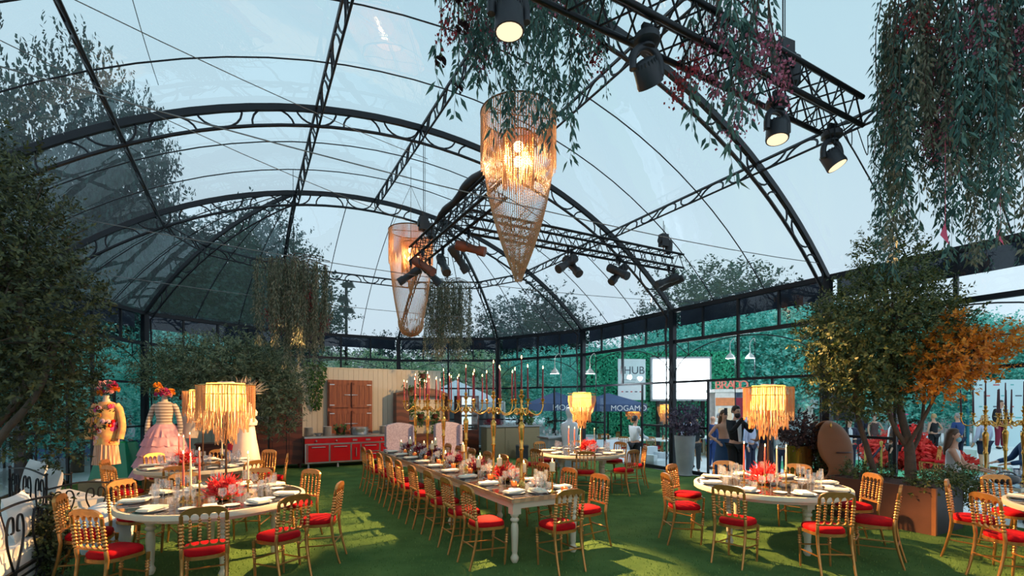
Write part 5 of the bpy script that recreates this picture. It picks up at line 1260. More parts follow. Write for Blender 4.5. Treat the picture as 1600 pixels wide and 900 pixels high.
def person(p, rz, h, label, top, bottom, hair='short', hairm=HBK, skin=SKN, arms=('hang','hang'), legs='trousers', grp=None, sleeve=True, stride=.0, lean=0, beard=False, skirt_m=None, feet=True, mask=False):
    """local +y is where the figure faces"""
    k = h/1.75; t = empty('person', p, rz, label, 'person', grp); t.scale = (k, k, k)
    N, E, R = [], [], []
    def nd(v, r, par=None):
        N.append(Vector(v)); R.append(r)
        if par is not None: E.append((par, len(N)-1))
        return len(N)-1
    ly = lean
    pel = nd((0,0,.95), (.135,.10)); wa = nd((0,ly*.3,1.08), (.125,.09), pel); chx = nd((0,ly*.7,1.27), (.155,.10), wa); ns = nd((0,ly,1.43), (.085,.065), chx)
    nk = nd((0,ly+.01,1.51), .052, ns); jw = nd((0,ly+.035,1.565), (.062,.066), nk); hd = nd((0,ly+.022,1.64), (.076,.092), jw); tp = nd((0,ly+.01,1.715), (.060,.072), hd)
    J = {}
    for s, pose in ((-1, arms[0]), (1, arms[1])):
        e_, w_ = ARMS[pose]; sh_ = nd((s*.175,ly,1.40), .055, chx); el = nd((s*e_[0],ly+e_[1],e_[2]), .038, sh_); wr = nd((s*w_[0],ly+w_[1],w_[2]), .025, el)
        d = (Vector(N[wr])-Vector(N[el])).normalized(); sd = Vector((-s,0,0)); sd = (sd-d*sd.dot(d)).normalized() if abs(d.x) < .95 else Vector((0,1,0))
        pm = nd(N[wr]+d*.065, (.034,.018), wr); J[s] = (sh_, el, wr)
        for q, (off, ln) in enumerate(((-.03,.075),(-.01,.09),(.01,.085),(.03,.065))):
            f1 = nd(N[pm]+sd*off+d*.03, .0095, pm); f2 = nd(N[pm]+sd*off*1.1+d*ln+Vector((0,0,-.01)), .007, f1)
        th = nd(N[wr]+d*.03+sd*.045, .010, wr); nd(N[th]+d*.035+sd*.012, .008, th)
    LG = {}
    for s in (-1, 1):
        y = s*stride; hp = nd((s*.095,0,.88), .085, pel); kn = nd((s*.10,y*.5+.015,.50), .058, hp); an = nd((s*.10,y-.02,.10), .038, kn); to = nd((s*.115,y+.13,.045), .032, an); LG[s] = (hp, kn, an, to)
    skin_obj('body', N, E, R, skin, t)
    def sub(nodes, edges, radii, name, m_): return skin_obj(name, [N[i] for i in nodes], edges, radii, m_, t)
    # face
    for s in (-1, 1):
        obj('eye', MB().ball((s*.030,ly+.098,1.645), .011, 6), EYE, t); obj('ear', MB().ball((s*.082,ly+.01,1.63), .022, 6, (.4,.8,1.2)), skin, t)
    obj('nose', MB().ball((0,ly+.112,1.615), .016, 6, (.8,1,1.4)), skin, t); obj('mouth', MB().ball((0,ly+.098,1.575), .022, 6, (1.2,.35,.35)), LIP, t)
    if mask: obj('face_mask', MB().ball((0,ly+.065,1.575), .062, 10, (1.05,.8,.85)), MASKM, t)
    if beard: obj('beard', MB().ball((0,ly+.05,1.555), .068, 10, (1.0,.9,1.0)), hairm, t)
    hm = MB()
    if hair in ('short', 'bob', 'long', 'bun'):
        hm.ell([(1.60,.070,.05,0,ly-.045),(1.64,.088,.075,0,ly-.022),(1.70,.086,.088,0,ly-.005),(1.745,.066,.074,0,ly+.005),(1.768,.03,.035,0,ly+.005)], 14)
        if hair == 'bob': hm.ell([(1.50,.085,.05,0,ly-.04),(1.60,.098,.07,0,ly-.035),(1.68,.09,.08,0,ly-.02)], 14)
        if hair == 'long': hm.ell([(1.30,.08,.03,0,ly-.10),(1.40,.11,.05,0,ly-.085),(1.55,.10,.07,0,ly-.05),(1.68,.09,.08,0,ly-.02)], 14)
        if hair == 'bun': hm.ball((0,ly-.10,1.68), .05, 8)
        obj('hair', hm, hairm, t)
    # clothes
    if top:
        q = [pel, wa, chx, ns]; nodes = list(q); ed = [(0,1),(1,2),(2,3)]; rd = [(.155,.125),(.148,.115),(.172,.122),(.10,.085)]
        for s in (-1, 1):
            a = len(nodes); nodes += list(J[s][:3]) if sleeve else [J[s][0]]; ed += [(2, a)]+([(a, a+1), (a+1, a+2)] if sleeve else []); rd += [.072, .054, .042] if sleeve else [.065]
        sub(nodes, ed, rd, 'jacket' if top in (NVY, BLKC, BLUC) else 'shirt', top)
        if top in (NVY, BLKC, BLUC): obj('shirt_front', MB().ell([(1.0,.03,.02,0,ly*.3+.118),(1.2,.05,.02,0,ly*.7+.112),(1.38,.055,.02,0,ly+.092),(1.46,.05,.03,0,ly+.04)], 10), WHT, t)
    if legs == 'trousers' or legs == 'shorts':
        nodes = [pel]; ed = []; rd = [(.15,.12)]
        for s in (-1, 1):
            a = len(nodes)
            if legs == 'trousers': nodes += list(LG[s][:3]); ed += [(0,a),(a,a+1),(a+1,a+2)]; rd += [.105, .078, .062]
            else: nodes += list(LG[s][:2]); ed += [(0,a),(a,a+1)]; rd += [.11, .088]
        sub(nodes, ed, rd, legs, bottom)
    elif legs == 'skirt': obj('skirt', MB().ell([(.50,.19,.15),(.75,.20,.16),(.95,.165,.135),(1.08,.142,.112)], 16), bottom, t)
    elif legs == 'gown': obj('gown_skirt', MB().ell([(.03,.30,.26),(.35,.25,.21),(.75,.20,.165),(.95,.17,.14),(1.08,.142,.112)], 18), bottom, t)
    if feet:
        for s in (-1, 1): obj('shoe', MB().ball((N[LG[s][2]].x+s*.008, N[LG[s][2]].y+.07, .045), .05, 8, (.95,2.4,.9)), SHO, t)
    return t
GZ = -.285
def onpix(px, Y, z): return ((px-800)/F*Y, Y, z)
o = person(onpix(1150,10.6,0), pi+.25, 1.80, 'bearded man in a black dinner suit raising a phone to take a picture', BLKC, BLKC, 'short', HBK, SKN, ('phone','phone'), beard=True)
ph = tag(obj('mobile_phone', MB().box((0,0,0), (.075,.012,.15)), BLK, None, PX(1134, 643, 10.22), .3), 'black phone held up by the bearded man', 'phone')
person(onpix(1131,11.1,0), pi+.1, 1.70, 'woman in a long denim-blue dress close behind the bearded man', None, DEN, 'long', HBR, SKN, ('hang','hip'), legs='gown')
person(onpix(1196,10.2,0), .6, 1.66, 'woman in a navy top and brown skirt behind the right table lamp', NVY, BRN, 'bun', HBR, SKD, ('fold','hang'), legs='skirt', sleeve=False)
person(onpix(1222,12.6,GZ), pi-.4, 1.74, 'man in a white shirt behind the right table lamp', WHT, NVY, 'short', HBR, SKN, ('hang','hang'))
person(onpix(1086,14.9,GZ), -.5, 1.68, 'fair-haired woman in a dark trouser suit seen from behind beside the grey urn', BLKC, BLKC, 'bob', HBL, SKN, ('fold','fold'))
person(onpix(1077,16.2,GZ), pi, 1.78, 'man in grey with short hair behind the purple bush', LILC, NVY, 'short', HBR)
person(onpix(1113,15.6,GZ), -1.2, 1.76, 'balding man in a bright blue suit left of the bearded man', BLUC, BLUC, 'none', HGR, SKN, ('fold','hang'))
person(onpix(1124,17.0,GZ), pi, 1.78, 'man in a white shirt and glasses behind the bearded man', WHT, NVY, 'short', HGR)
person(onpix(1172,14.6,GZ), pi+.5, 1.66, 'woman with fair hair partly hidden by the bearded man', LILC, NVY, 'long', HBL)
person(onpix(992,14.6,GZ), -1.1, 1.76, 'waiter in a white shirt looking down at a note beside the far centre table', WHT, BLKC, 'short', HBK, SKN, ('reach','reach'))
person(onpix(1489,8.0,GZ+.06), -2.4, 1.66, 'dark-haired woman in a white sleeveless top with a lowered face mask', WHT, BLKC, 'long', HBR, SKN, ('reach','reach'), sleeve=False, mask=True)
person(onpix(1326,13.9,GZ), pi-.1, 1.74, 'man in a navy suit and cap behind the glass door by the speaker', NVY, NVY, 'short', HBK, SKN, ('fold','hang'))
person(onpix(1346,19.6,GZ), -1.2, 1.78, 'man in a navy suit behind the speaker stand', NVY, NVY, 'short', HBK)
person(onpix(1366,19.0,GZ), pi, 1.72, 'woman in a brown lace gown with a white headpiece', BRN, BRN, 'bun', HBR, SKN, ('hip','hang'), legs='gown', sleeve=False)
person(onpix(1396,13.6,GZ), 1.2, 1.80, 'man in a dark suit standing behind the thin tree trunk', BLKC, BLKC, 'short', HBR, SKN)
person(onpix(1408,16.2,GZ), pi, 1.74, 'woman in an enormous scarlet feather gown', RED, RED, 'bun', HBR, SKN, ('hang','hang'), legs='gown')
person(onpix(1459,19.0,GZ), .1, 1.72, 'person in black with pale hair seen from behind right of the trunks', BLKC, BLKC, 'short', HBL, SKN, ('hang','hip'), sleeve=False)
person(onpix(1497,16.6,GZ), .2, 1.80, 'grey-haired man in a blue suit holding a camera', BLUC, NVY, 'short', HGR, SKN, ('hang','reach'))
person(onpix(1538,15.2,GZ), .1, 1.76, 'man in a lilac shirt and dark shorts seen from behind', LILC, NVY, 'short', HBL, SKN, ('hang','hang'), legs='shorts')
person(onpix(1563,17.5,.2), pi, 1.76, 'speaker in a dark jacket and wide wine-red trousers on the stage', BLKC, WINEC, 'short', HBR, SKN, ('hang','hang'))
person(onpix(1608,8.6,GZ), 1.3, 1.75, 'person in blue leaning in at the right edge with a camera', DEN, DEN, 'short', HBK, SKN, ('reach','reach'))
person(onpix(203,15.4,GZ), pi-.6, 1.75, 'waiter in a white shirt outside the left glass behind the green drape', WHT, NVY, 'short', HBK, SKD, ('reach','reach'))
gm, _ = crown_mb([((0,0,.35),(1.0,.8,.45)), ((.2,0,.75),(.6,.5,.4)), ((1.3,0,.15),(1.0,.6,.28))], 5200, .20, .05, 77, .2, 5)
FEA = mat('scarlet_feathers', C(214, 36, 40), .8, 0, .2, 4, island=.8, col2=C(240, 78, 66), trans=.2)
q = onpix(1403,16.0,GZ); tag(obj('feather_train', gm, FEA, None, (q[0], q[1], q[2]+.1)), 'huge scarlet ruffled feather train spread over the green carpet', 'gown')
hat = MB(); hat.lathe([(.001,0),(.3,.05),(.34,.02),(.001,-.02)], 16); tag(obj('wide_hat', hat, MAG, None, onpix(1400,16.2,1.46)), 'wide magenta hat above the scarlet feather gown', 'hat')
# ------------------------------------------------------------------ outside: screen, banners, kiosk, parasols, pavilion
BULBW = emitmat('cool_bulb', (.9, .96, 1, 1), 8)
SCR_ = emitmat('led_screen', (.93, .96, 1, 1), 6)
WBRD = mat('white_banner', C(236, 246, 246), .7, 0, .03, 2); INK = mat('grey_print', C(84, 92, 104), .7); REDP = mat('red_print', C(206, 90, 90), .7)
def text(s, size, m_, parent, loc, rot=(pi/2,0,0), ext=.002, align='CENTER'):
    c = bpy.data.curves.new('lettering', 'FONT'); c.body = s; c.size = size; c.extrude = ext; c.align_x = align; c.materials.append(m_)
    o = bpy.data.objects.new('lettering', c); link(o)
    me = bpy.data.meshes.new_from_object(o.evaluated_get(bpy.context.evaluated_depsgraph_get())); bpy.data.objects.remove(o); me.materials.clear(); me.materials.append(m_)
    o = bpy.data.objects.new('lettering', me); o.location = loc; o.rotation_euler = rot; return link(o, parent)
def pxw(x0, x1, Y): return (x1-x0)/F*Y
Y = 21.0
c = PX(1064, 592, Y); sc_ = empty('led_screen', c, -.12, 'huge glowing white screen on the hedge outside the doorway', 'screen')
SWD, SHT = pxw(1021,1106,Y), 62/F*Y
obj('screen_face', MB().box((0,0,0), (SWD,.02,SHT)), SCR_, sc_); obj('housing', MB().box((0,.12,0), (SWD+.2,.2,SHT+.2)), CONC, sc_)
for s in (-1, 1): obj('leg', MB().box((s*SWD*.4,.15,-(c.z-GZ)/2-SHT/4), (.15,.15,c.z-GZ-SHT/2)), STEEL, sc_)
c = PX(987, 593, 20.6); bn = empty('banner_board', c, .1, 'white banner with big grey capitals and a small red emblem left of the screen', 'banner')
BW, BH = pxw(967,1011,20.6), 64/F*20.6
obj('board', MB().box((0,0,0), (BW,.05,BH)), WBRD, bn); text('HUB', .46, INK, bn, (.10,-.03,.24)); obj('red_mark', MB().box((-.42,-.03,.30), (.13,.01,.16)), REDP, bn); obj('pale_mark', MB().box((-.42,-.03,.50), (.13,.01,.14)), mat('pale_red_print', C(222, 170, 170), .7), bn)
obj('small_print', MB().box((-.12,-.03,-.02), (.6,.008,.03)).box((-.12,-.03,-.12), (.5,.008,.025)), mat('pale_print', C(170, 186, 190), .7), bn)
for k in range(5): obj('logo', MB().box((-.42+.2*k,-.03,-.52), (.08+.03*(k % 2),.008,.045)), INK if k % 2 else REDP, bn)
for s in (-1, 1): obj('leg', MB().box((s*.45,.06,-(c.z-GZ)/2-BH/4), (.06,.06,c.z-GZ-BH/2)), STEEL, bn)
HEDG = mat('hedge_leaf_lit', C(40, 176, 136), .7, 0, .3, 2, island=.85, col2=C(100, 224, 180), trans=.3)  # lit look of the hedge is put into the leaf colour
hm = MB(); r = random.Random(9)
for i in range(15000):
    x, z = r.uniform(-3.6,3.6), r.uniform(0,4.4); y = -.05+r.gauss(0,.05); q = .05+.04*r.random(); a = r.random()*6.28
    d = Vector((cos(a), -.5+r.gauss(0,.3), sin(a))).normalized(); s = Vector((-sin(a), r.gauss(0,.4), cos(a)))*q*.5
    p = Vector((x, y, z)); hm.add([tuple(p), tuple(p+d*q+s), tuple(p+d*q*2), tuple(p+d*q-s)], [(0,1,2,3)])
hw = empty('living_hedge', PX(1030, HY, 21.6)*1.0, -.05, 'tall living hedge wall carrying the screen and the banner', 'hedge'); hw.location.z = GZ
tag(obj('hedge_leaves', hm, HEDG, hw), kind='stuff'); obj('core', MB().box((0,.15,2.2), (7.2,.3,4.4)), mat('hedge_core', C(10, 60, 46), .9), hw)
# kiosk with lettered roof
c = PX(1136, HY, 19.0); kz = 1.0
KOR = mat('coral_letters', C(236, 128, 108), .6); KW = mat('kiosk_white', C(226, 222, 216), .6); KOG = mat('kiosk_orange', C(232, 138, 84), .6)
ks = empty('kiosk', (c.x, c.y, GZ), -.1, 'small white kiosk with coral letters on its roof and orange trim', 'kiosk')
obj('roof_slab', MB().box((0,0,2.62), (1.3,1.2,.12)), KW, ks); obj('front_wall', MB().box((-.25,-.5,1.3), (.7,.06,2.5)), KW, ks); obj('back_wall', MB().box((0,.5,1.3), (1.2,.06,2.5)), KW, ks); obj('fascia', MB().box((-.25,-.54,2.2), (.7,.03,.3)), KOG, ks); obj('window', MB().box((-.25,-.545,1.6), (.5,.02,.7)), mat('peach_panel', C(250, 214, 180), .6), ks); obj('mullion', MB().box((-.25,-.56,1.6), (.03,.02,.7)), STEEL, ks)  # kiosk window is a plain peach panel
obj('side_wall', MB().box((.52,-.1,1.3), (.18,.9,2.5)), mat('pale_blue_board', C(150, 176, 214), .6), ks); obj('poster', MB().box((.3,-.55,1.75), (.3,.03,1.2)), WINEC, ks)
for k, ch in enumerate('BRADO'): text(ch, .46, KOR, ks, (-.48+.235*k,-.45,2.69), ext=.03)
# dark parasols with lettered valances
def parasol(px, Y, ztop, wpx, word, label):
    c = PX(px, HY, Y); t = empty('parasol', (c.x, c.y, GZ), 0, label, 'parasol', 'dark blue parasols outside'); W = wpx/F*Y/2; zt = CAMH+(HY-ztop)/F*Y-GZ; ze = zt-.45
    m = MB(); e = [(W*sx, W*sy*.8, ze) for sx, sy in ((-1,-1),(1,-1),(1,1),(-1,1))]
    for k in range(4): m.add([(0,0,zt), e[k], e[(k+1) % 4]], [(0,1,2)])
    obj('canopy', m, NAVY2, t); v = MB()
    for k in range(4):
        a, b = e[k], e[(k+1) % 4]; v.quad(a, b, (b[0], b[1], ze-.28), (a[0], a[1], ze-.28))
    obj('valance', v, NAVY2, t); obj('pole', MB().tube([(0,0,0),(0,0,zt)], .03, 8), STEEL, t); text(word, .30, WHT, t, (W*.45,-W*.8-.02,ze-.25))
NAVY2 = mat('slate_blue_canopy', C(62, 84, 122), .8, 0, .1, 3)
parasol(950, 19.5, 614, 100, 'MOGAMO', 'slate-blue parasol with white lettering left of the banner'); parasol(868, 18.6, 612, 90, 'MOGAMO', 'slate-blue parasol with white lettering behind the bar')
def pavilion(px, Y, ytop, wpx, label, wm, sides=False, eave=34):
    c = PX(px, HY, Y); t = empty('pavilion_tent', (c.x, c.y, GZ), .2, label, 'tent', 'white pavilion tents outside'); W = wpx/F*Y/2; zt = CAMH+(HY-ytop)/F*Y-GZ; ze = zt-eave/F*Y
    m = MB(); e = [(W*sx, W*sy, ze) for sx, sy in ((-1,-1),(1,-1),(1,1),(-1,1))]
    for k in range(4): m.add([(0,0,zt), e[k], e[(k+1) % 4]], [(0,1,2)])
    obj('roof', m, wm, t); v = MB()
    for k in range(4):
        a, b = Vector(e[k]), Vector(e[(k+1) % 4])
        for j in range(10):
            p, q = a.lerp(b, j/10), a.lerp(b, (j+1)/10); v.add([tuple(p), tuple(q), tuple(q-Vector((0,0,.3))), tuple((p+q)/2-Vector((0,0,.38))), tuple(p-Vector((0,0,.3)))], [(0,1,2,3,4)])
    obj('scalloped_valance', v, wm, t)
    for q in e: obj('pole', MB().tube([(q[0],q[1],0),(q[0],q[1],ze)], .05, 8), KW, t)
    if sides: 
        w_ = MB(); n = 30
        for k in (1, 2, 3):
            a, b = Vector(e[k]), Vector(e[(k+1) % 4]); rows = [[tuple(a.lerp(b, j/n)+Vector((.06*sin(j*1.9), .06*cos(j*1.9), 0))-Vector((0,0,f))) for j in range(n+1)] for f in (.05, ze-.02)]; w_.grid(rows)
        obj('side_curtains', w_, wm, t)
    return t
TWH = mat('white_tent_cloth', C(214, 222, 228), .8, 0, .04, 3); TGR = mat('grey_tent_curtain', C(176, 184, 192), .8, 0, .06, 3)
pavilion(1272, 24, 592, 150, 'large white pavilion with scalloped valance behind the hooded chair', TWH, True); pavilion(712, 22, 594, 130, 'white gazebo tent behind the kitchen wall end', TWH, True)
pavilion(945, 26, 630, 40, 'small white tent far behind the parasols', TWH, True, 8)
# speaker on stand, rope barrier, lounge furniture, press wall, stage, railings, lamps, poles
sp = empty('loudspeaker', onpix(1326,11.9,GZ), .3, 'black loudspeaker on a pole outside the glass door', 'speaker')
obj('cabinet', MB().box((0,0,2.02), (.50,.40,.60)), BLK, sp); obj('grille', MB().box((0,-.205,2.02), (.44,.012,.54)), STEEL, sp); obj('pole', MB().tube([(0,.05,0),(0,.05,1.72)], .02, 8), STEEL, sp); obj('base', MB().lathe([(.25,0),(.25,.02),(.03,.04)], 16, (0,.05,0)), STEEL, sp); obj('cable', MB().tube(spline([(-.22,.1,1.9),(-.30,.1,1.2),(-.2,.1,.5),(-.25,.1,.02)], 5), .01, 5), STEEL, sp)
sp2 = empty('loudspeaker', onpix(1035,19.5,GZ), 0, 'small dark loudspeaker below the glowing screen', 'speaker'); obj('cabinet', MB().box((0,0,1.75), (.36,.3,.9)), BLK, sp2); obj('pole', MB().tube([(0,0,0),(0,0,1.3)], .03, 8), STEEL, sp2)
pw = empty('logo_board', onpix(1578,18.6,GZ), -.25, 'white press wall with rows of small logos behind the stage', 'banner'); W = 2.9
obj('board', MB().box((.3,0,1.55), (W,.06,3.0)), mat('press_white', C(206, 232, 236), .6, 0, .02, 2), pw)
for i in range(6):
    for j in range(4): obj('logo', MB().box((-.95+.5*i+.2*(j % 2),-.035,2.85-.42*j), (.20 if (i+j) % 2 else .1,.006,.045)), (INK, REDP, mat('teal_print', C(110, 190, 190), .7))[(i+j) % 3], pw)
sg = obj('stage', MB().box((0,0,.24), (3.6,1.6,.48)), WBRD, None, onpix(1570,17.9,GZ)); tag(sg, 'low white stage under the press wall', 'stage')
tag(obj('green_carpet', MB().box((0,0,.006), (7.5,5.0,.012)), mat('mint_carpet', C(92, 186, 140), .9, 0, .06, 3, .1, 80), None, (12.6,15.6,GZ), .1), 'mint green carpet laid outside behind the glass door', 'carpet')
for k, px in enumerate((1377, 1352)):
    t = empty('rope_post', onpix(px,14.4-k*.4,GZ), 0, ['brass rope post on the green carpet behind the left tree stem', 'brass rope post near the man in the navy suit'][k], 'rope post'); obj('post', MB().lathe([(.16,0),(.16,.03),(.03,.05),(.03,.9),(.045,.95),(.05,1.0),(.001,1.03)], 12), BRASS, t)
    if not k: obj('rope', MB().tube(spline([(0,0,.85),(-.35,0,.4),(-.75,-.2,.1)], 5), .03, 6), NVY, t)
rl = empty('railing', onpix(1460,24,GZ), 0, 'white picket railing across the far terrace', 'railing')
obj('rail', MB().box((0,0,1.1), (16,.05,.05)).box((0,0,.15), (16,.05,.05)), KW, rl)
PK = MB().box((0,0,.62), (.035,.03,.95)).mesh('picket', KW)
for k in range(80): obj('picket', PK, None, rl, (-7.9+.2*k,0,0))
wl_ = tag(obj('low_building', MB().box((0,0,1.6), (22,3,3.2)), mat('stone_facade', C(150, 138, 136), .8, 0, .12, 1.5), None, onpix(1400,36,GZ)), 'low stone-coloured building behind the white railing', 'building')
SOFM = mat('white_lounge_fabric', C(220, 226, 232), .8, 0, .03, 4)
def lounge(px, Y, w_, label, rz=.2):
    t = empty('lounge_sofa', onpix(px, Y, GZ), rz, label, 'sofa', 'white lounge sofas outside'); obj('seat', MB().box((0,0,.25), (w_,.8,.42)), SOFM, t); obj('backrest', MB().box((0,.36,.5), (w_,.18,.6)), SOFM, t)
    for s in (-1, 1): obj('arm', MB().box((s*(w_/2-.08),0,.36), (.16,.8,.55)), SOFM, t)
lounge(955, 17.5, 1.6, 'white lounge sofa outside behind the waiter'); lounge(1022, 14.6, 1.0, 'white lounge armchair outside the glass door panel', .6); lounge(900, 18.8, 1.8, 'white lounge sofa outside behind the white statue', .1)
stt = empty('bust_statue', onpix(890, 14.0, 0), .2, 'plain white bust statue without features behind the far centre table', 'statue')
obj('bust', MB().ell([(.62,.20,.14),(.9,.24,.15),(1.15,.27,.15),(1.27,.26,.13),(1.33,.14,.09),(1.38,.075,.075),(1.46,.07,.075),(1.52,.095,.11),(1.62,.115,.13),(1.70,.105,.12),(1.75,.05,.06)], 20), WPOT, stt); obj('pedestal', MB().box((0,0,.31), (.5,.4,.62)), CONC, stt)
cw = empty('service_counter', onpix(868,14.3,0), A, 'grey service counter with glasses left of the statue', 'counter'); obj('body', MB().box((0,0,.42), (.8,.5,.84)), CONC, cw); obj('top', MB().box((0,0,.86), (.9,.6,.04)), STST, cw)
for k in range(8):
    o = obj('service_glass', GL['tumbler'] if k % 2 else GL['water_goblet'], None, None, Vector(onpix(868,14.3,.882))+Vector((-.35+.095*k,-.12+.05*(k % 3),0))); tag(o, f'clear glass on the grey service counter, {ORD[k]} from the left', 'glass', 'glasses on the grey service counter')
# outside tables: one rectangular with candelabra at the right, round ones with chairs
ct = empty('outside_table', (8.3,7.8,GZ+.06), rad(26), 'cream rectangular table with three dark-candle candelabra outside the right opening', 'table')
obj('tabletop', MB().box((.5,.35,.745), (2.2,.95,.05)), CREAM, ct); obj('mirror_top', MB().box((.5,.35,.773), (2.14,.89,.006)), mat('blue_grey_mirror', C(120, 136, 160), .1, .6), ct)
for x_ in (-.45, 1.45):
    for y_ in (0, .7): obj('leg', LEGM, None, ct, (x_, y_, 0))
WAXB = mat('dark_plum_wax', C(70, 20, 44), .4); CNM['d'] = CNDL.mesh('taper', WAXB)
for k, (px, Yc) in enumerate(((1540,7.95),(1571,8.5),(1600,7.95))):
    candelabrum(onpix(px, Yc, .555), .3+.5*k, 6, f'gold candelabrum with unlit plum candles outside, {ORD[k]} of three from the left', f'the {ORD[k]} outside candelabrum', 'd', False)
for k in range(12):
    px = 1532+6*k; o = obj('outside_goblet', GL[('wine_glass','water_goblet','champagne_flute')[k % 3]], None, None, onpix(px, 8.0+.12*(k % 3), .555)); tag(o, f'stemmed glass on the outside right table, {ORD[k]} from the left', 'glass', 'glasses on the outside right table')
pil = obj('pillar_candle', MB().lathe([(.05,0),(.05,.13),(.001,.125)], 14), WAXI, None, onpix(1538, 7.75, .555)); tag(pil, 'thick ivory pillar candle on the outside right table', 'candle')
shb = tag(obj('shoulder_bag', MB().ball((0,0,.09), .16, 12, (1.5,.6,.55)).tube(spline([(-.2,0,.1),(-.1,0,.2),(.1,0,.2),(.2,0,.1)], 4), .012, 6), SHO, None, onpix(1572, 7.72, .555)), 'black leather bag lying on the outside right table', 'bag')
vn = empty('glass_pedestal', onpix(1565,7.35,GZ+.06), .4, 'pale clear plinth in front of the outside right table', 'plinth'); obj('body', MB().box((0,0,.32), (.34,.34,.64)), PANE, vn); obj('cap', MB().box((0,0,.66), (.40,.40,.04)), WBRD, vn); obj('cap', MB().box((0,0,.74), (.28,.28,.12), taper=.6), WBRD, vn); obj('foot', MB().box((0,0,.03), (.42,.42,.06)), WBRD, vn)
for k, (px, Y, r_) in enumerate(((1042,18.6,.8),(985,18.9,.8),(1100,20.0,.8),(925,20.6,.8))):
    c = onpix(px, Y, GZ); t = empty('round_table', c, 0, ['white-topped round table outside below the screen', 'white-topped round table outside behind the waiter', 'white-topped round table outside by the hedge', 'white-topped round table outside left of the waiter'][k], 'table', 'round tables outside')
    obj('tabletop', MB().lathe([(.001,.72),(r_,.72),(r_,.76),(.001,.76)], 32), WBRD, t); obj('pedestal', MB().lathe([(.3,0),(.3,.03),(.05,.06),(.05,.72)], 14), CREAM, t)
    for j in range(4):
        a = rad(45+90*j+20*k); chair((c[0]+1.0*cos(a), c[1]+1.0*sin(a)), a+pi, f'gold red-seated chair, {ORD[j]} round the {("outside table below the screen","outside table behind the waiter","outside table by the hedge","outside table left of the waiter")[k]}', 'chairs around the outside tables', GZ)
for k, (px, Y, f_) in enumerate(((1452,14.0,2.6),(1474,13.6,2.5),(1545,9.2,3.4))): chair(onpix(px, Y, 0), f_, ['gold chair outside in front of the scarlet train, left', 'gold chair outside in front of the scarlet train, right', 'gold chair at the outside candelabra table, left', 'gold chair with dark seat at the outside candelabra table, right'][k], 'chairs around the outside tables', GZ)
for k, (px, Y, kd) in enumerate(((990,18.9,0),(1040,18.6,1))): table_lamp(*onpix(px, Y, GZ+.76)[:2], GZ+.76, kd, f'amber beaded lamp on the outside table {("behind the waiter","below the screen")[k]}', 20)
for k, px in enumerate((1141, 1172, 922, 867, 1335)):
    q = PX(px, 556 if k < 2 else 580, 15.0); t = empty('pendant_lamp', q, 0, f'small white bell-shaped lamp hanging outside, {ORD[k]}', 'lamp', 'white bell lamps outside'); obj('shade', MB().lathe([(.14,-.08),(.11,.0),(.03,.08),(.02,.12)], 14, caps=False), KW, t); obj('bulb', MB().ball((0,0,-.04), .05, 8), BULBW, t)
    l = bpy.data.lights.new('lamp_light', 'POINT'); l.energy = 70; l.color = (.82, .93, 1); l.shadow_soft_size = .08; lo = bpy.data.objects.new('lamp_light', l); lo.location = (0, 0, -.14); link(lo, t)
    obj('bracket', MB().tube(spline([(0,0,.1),(.0,0,.4),(.12,0,.55),(.2,.1,.45)], 4), .012, 5), KW, t); obj('pole', MB().tube([(.2,.1,.45),(.2,.1,GZ-q.z)], .014, 6), STEEL, t)
TEAL = mat('teal_painted_pole', C(40, 140, 160), .5)
for k, px in enumerate((1155, 1512, 962)): tag(obj('banner_pole', MB().tube([(0,0,0),(0,0,4.6)], .06, 8), TEAL, None, onpix(px, 22.5, GZ)), ['teal pole behind the kiosk', 'teal pole behind the grey-haired man', 'teal pole left of the banner'][k], 'pole')
# street lamp beyond the tent end
q = onpix(541, 30, GZ); t = empty('street_lamp', q, 0, 'tall street light mast seen through the tent end roof', 'street light'); zt = CAMH+(HY-445)/F*30-GZ
obj('mast', MB().tube([(0,0,0),(0,0,zt)], .09, 8), STEEL, t)
for k, dz in enumerate((0, -.9, -1.6)): obj('lantern', MB().box((.15*(-1)**k,0,zt+dz), (.75,.4,.3), taper=.6), STEEL, t)
# green glass and things outside at the left
tag(obj('site_tent', MB().prism_y([(-3.2,0),(3.2,0),(3.2,2.6),(0,4.2),(-3.2,2.6)], -1.5, 1.5), mat('blue_site_cloth', C(96, 138, 190), .7, 0, .08, 2), None, onpix(205, 21, GZ), .4), 'pale blue tent outside the left glass', 'tent')
tag(obj('canopy_roof', MB().prism_y([(-5,3.4),(5,3.4),(4.6,4.4),(-4.6,4.4)], -2, 2).box((-4.6,0,1.7), (.3,.3,3.4)).box((4.6,0,1.7), (.3,.3,3.4)), mat('pinkish_fascia', C(130, 116, 124), .7), None, onpix(340, 27, GZ), .5), 'dull pink canopy building beyond the olive tree', 'building')
# ------------------------------------------------------------------ park trees all round
PKT = mat('park_leaf_teal_lit', C(70, 190, 176), .7, 0, .3, .5, island=.8, col2=C(170, 240, 224), trans=.3); PKG = mat('park_leaf_green', C(112, 160, 134), .7, 0, .3, .5, island=.8, col2=C(190, 210, 160), trans=.3); PKD = mat('park_leaf_dark', C(18, 46, 46), .7, 0, .3, .5, island=.8, col2=C(34, 78, 72), trans=.2)  # teal leaves: the bright light on them is put into their colour
def bigmesh(seed, m_, n, L=.17):
    r = random.Random(seed); bl = [((0,0,6.0),(3.0,3.0,2.6)), ((0,0,3.6),(3.2,3.2,2.4))]
    for k in range(7):
        a = r.random()*6.28; q = r.uniform(1.5,2.8); bl.append(((q*cos(a), q*sin(a), r.uniform(2.0,7.6)), (r.uniform(1.2,1.9),)*2+(r.uniform(.9,1.5),)))
    m, _ = crown_mb(bl, n, L, .05, seed, .42, 7); return m.mesh('crown', m_)
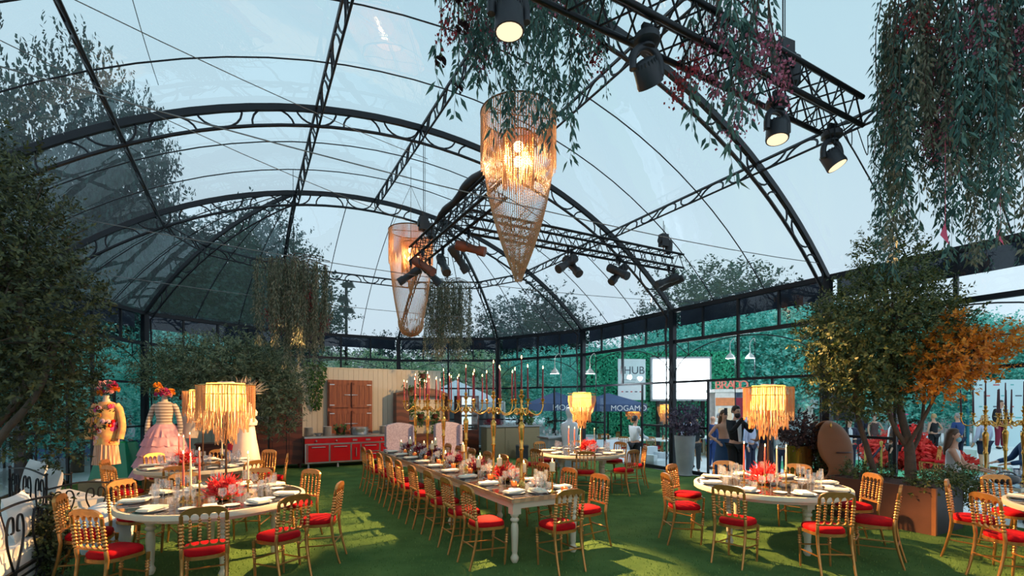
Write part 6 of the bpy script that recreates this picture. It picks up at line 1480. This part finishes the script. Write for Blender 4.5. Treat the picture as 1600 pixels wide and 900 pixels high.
CRN = {'t': [bigmesh(301+k, PKT, 26000) for k in range(3)], 'g': [bigmesh(311+k, PKG, 22000) for k in range(2)], 'd': [bigmesh(321+k, PKD, 24000) for k in range(3)]}
TRKM = MB().tube([(0,0,0),(.1,0,2),(0,.1,4.5)], [.3,.24,.14], 8).mesh('trunk', BARK)
cnt = 0
def park(px, Y, ytop, kind, label, wf=1.0):
    global cnt; cnt += 1
    H = CAMH+(HY-ytop)/F*Y-GZ; k = H/9.0; q = onpix(px, Y, GZ); t = empty('park_tree', q, cnt*1.3, label, 'tree', 'park trees around the tent'); t.scale = (k*wf, k*wf, k)
    c_ = CRN[kind]; c2 = obj('crown', c_[cnt % len(c_)], None, t); c2['kind'] = 'stuff'; obj('trunk', TRKM, None, t)
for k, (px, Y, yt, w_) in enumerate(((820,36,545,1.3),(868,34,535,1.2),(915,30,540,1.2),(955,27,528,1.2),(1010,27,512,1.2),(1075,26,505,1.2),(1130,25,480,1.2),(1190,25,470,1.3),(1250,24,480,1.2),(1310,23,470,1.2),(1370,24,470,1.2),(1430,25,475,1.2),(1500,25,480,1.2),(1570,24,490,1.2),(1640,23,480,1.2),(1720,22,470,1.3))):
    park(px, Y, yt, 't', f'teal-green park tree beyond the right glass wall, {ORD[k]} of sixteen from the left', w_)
for k, (px, Y, yt, kd) in enumerate(((1120,52,400,'d'),(1190,50,430,'d'),(1060,54,468,'d'),(815,44,455,'d'),(860,46,470,'d'),(620,48,512,'d'),(735,50,520,'d'),(1240,52,440,'d'))): park(px, Y, yt, kd, f'dark tree far behind, rising over the right eave, {ORD[k]} planted', 1.35)
for k, (px, Y, yt) in enumerate(((500,30,545),(560,32,538),(640,34,548),(700,32,545),(760,34,550),(430,30,540))): park(px, Y, yt, 'g', f'grey-green park tree behind the kitchen wall, {ORD[k]} planted', 1.3)
for k, (px, Y, yt, w_) in enumerate(((115,17,25,.42),(195,20,105,.38),(0,16,85,.45),(250,24,330,1.2),(330,26,350,1.1),(400,30,300,.7),(20,19,215,1.0),(150,22,290,1.2),(-160,13,240,1.0),(300,32,340,1.3),(-260,10,200,1.0),(440,36,400,1.0))): park(px, Y, yt, 'd', f'tall dark tree beyond the left side of the roof, {ORD[k]} planted', w_)
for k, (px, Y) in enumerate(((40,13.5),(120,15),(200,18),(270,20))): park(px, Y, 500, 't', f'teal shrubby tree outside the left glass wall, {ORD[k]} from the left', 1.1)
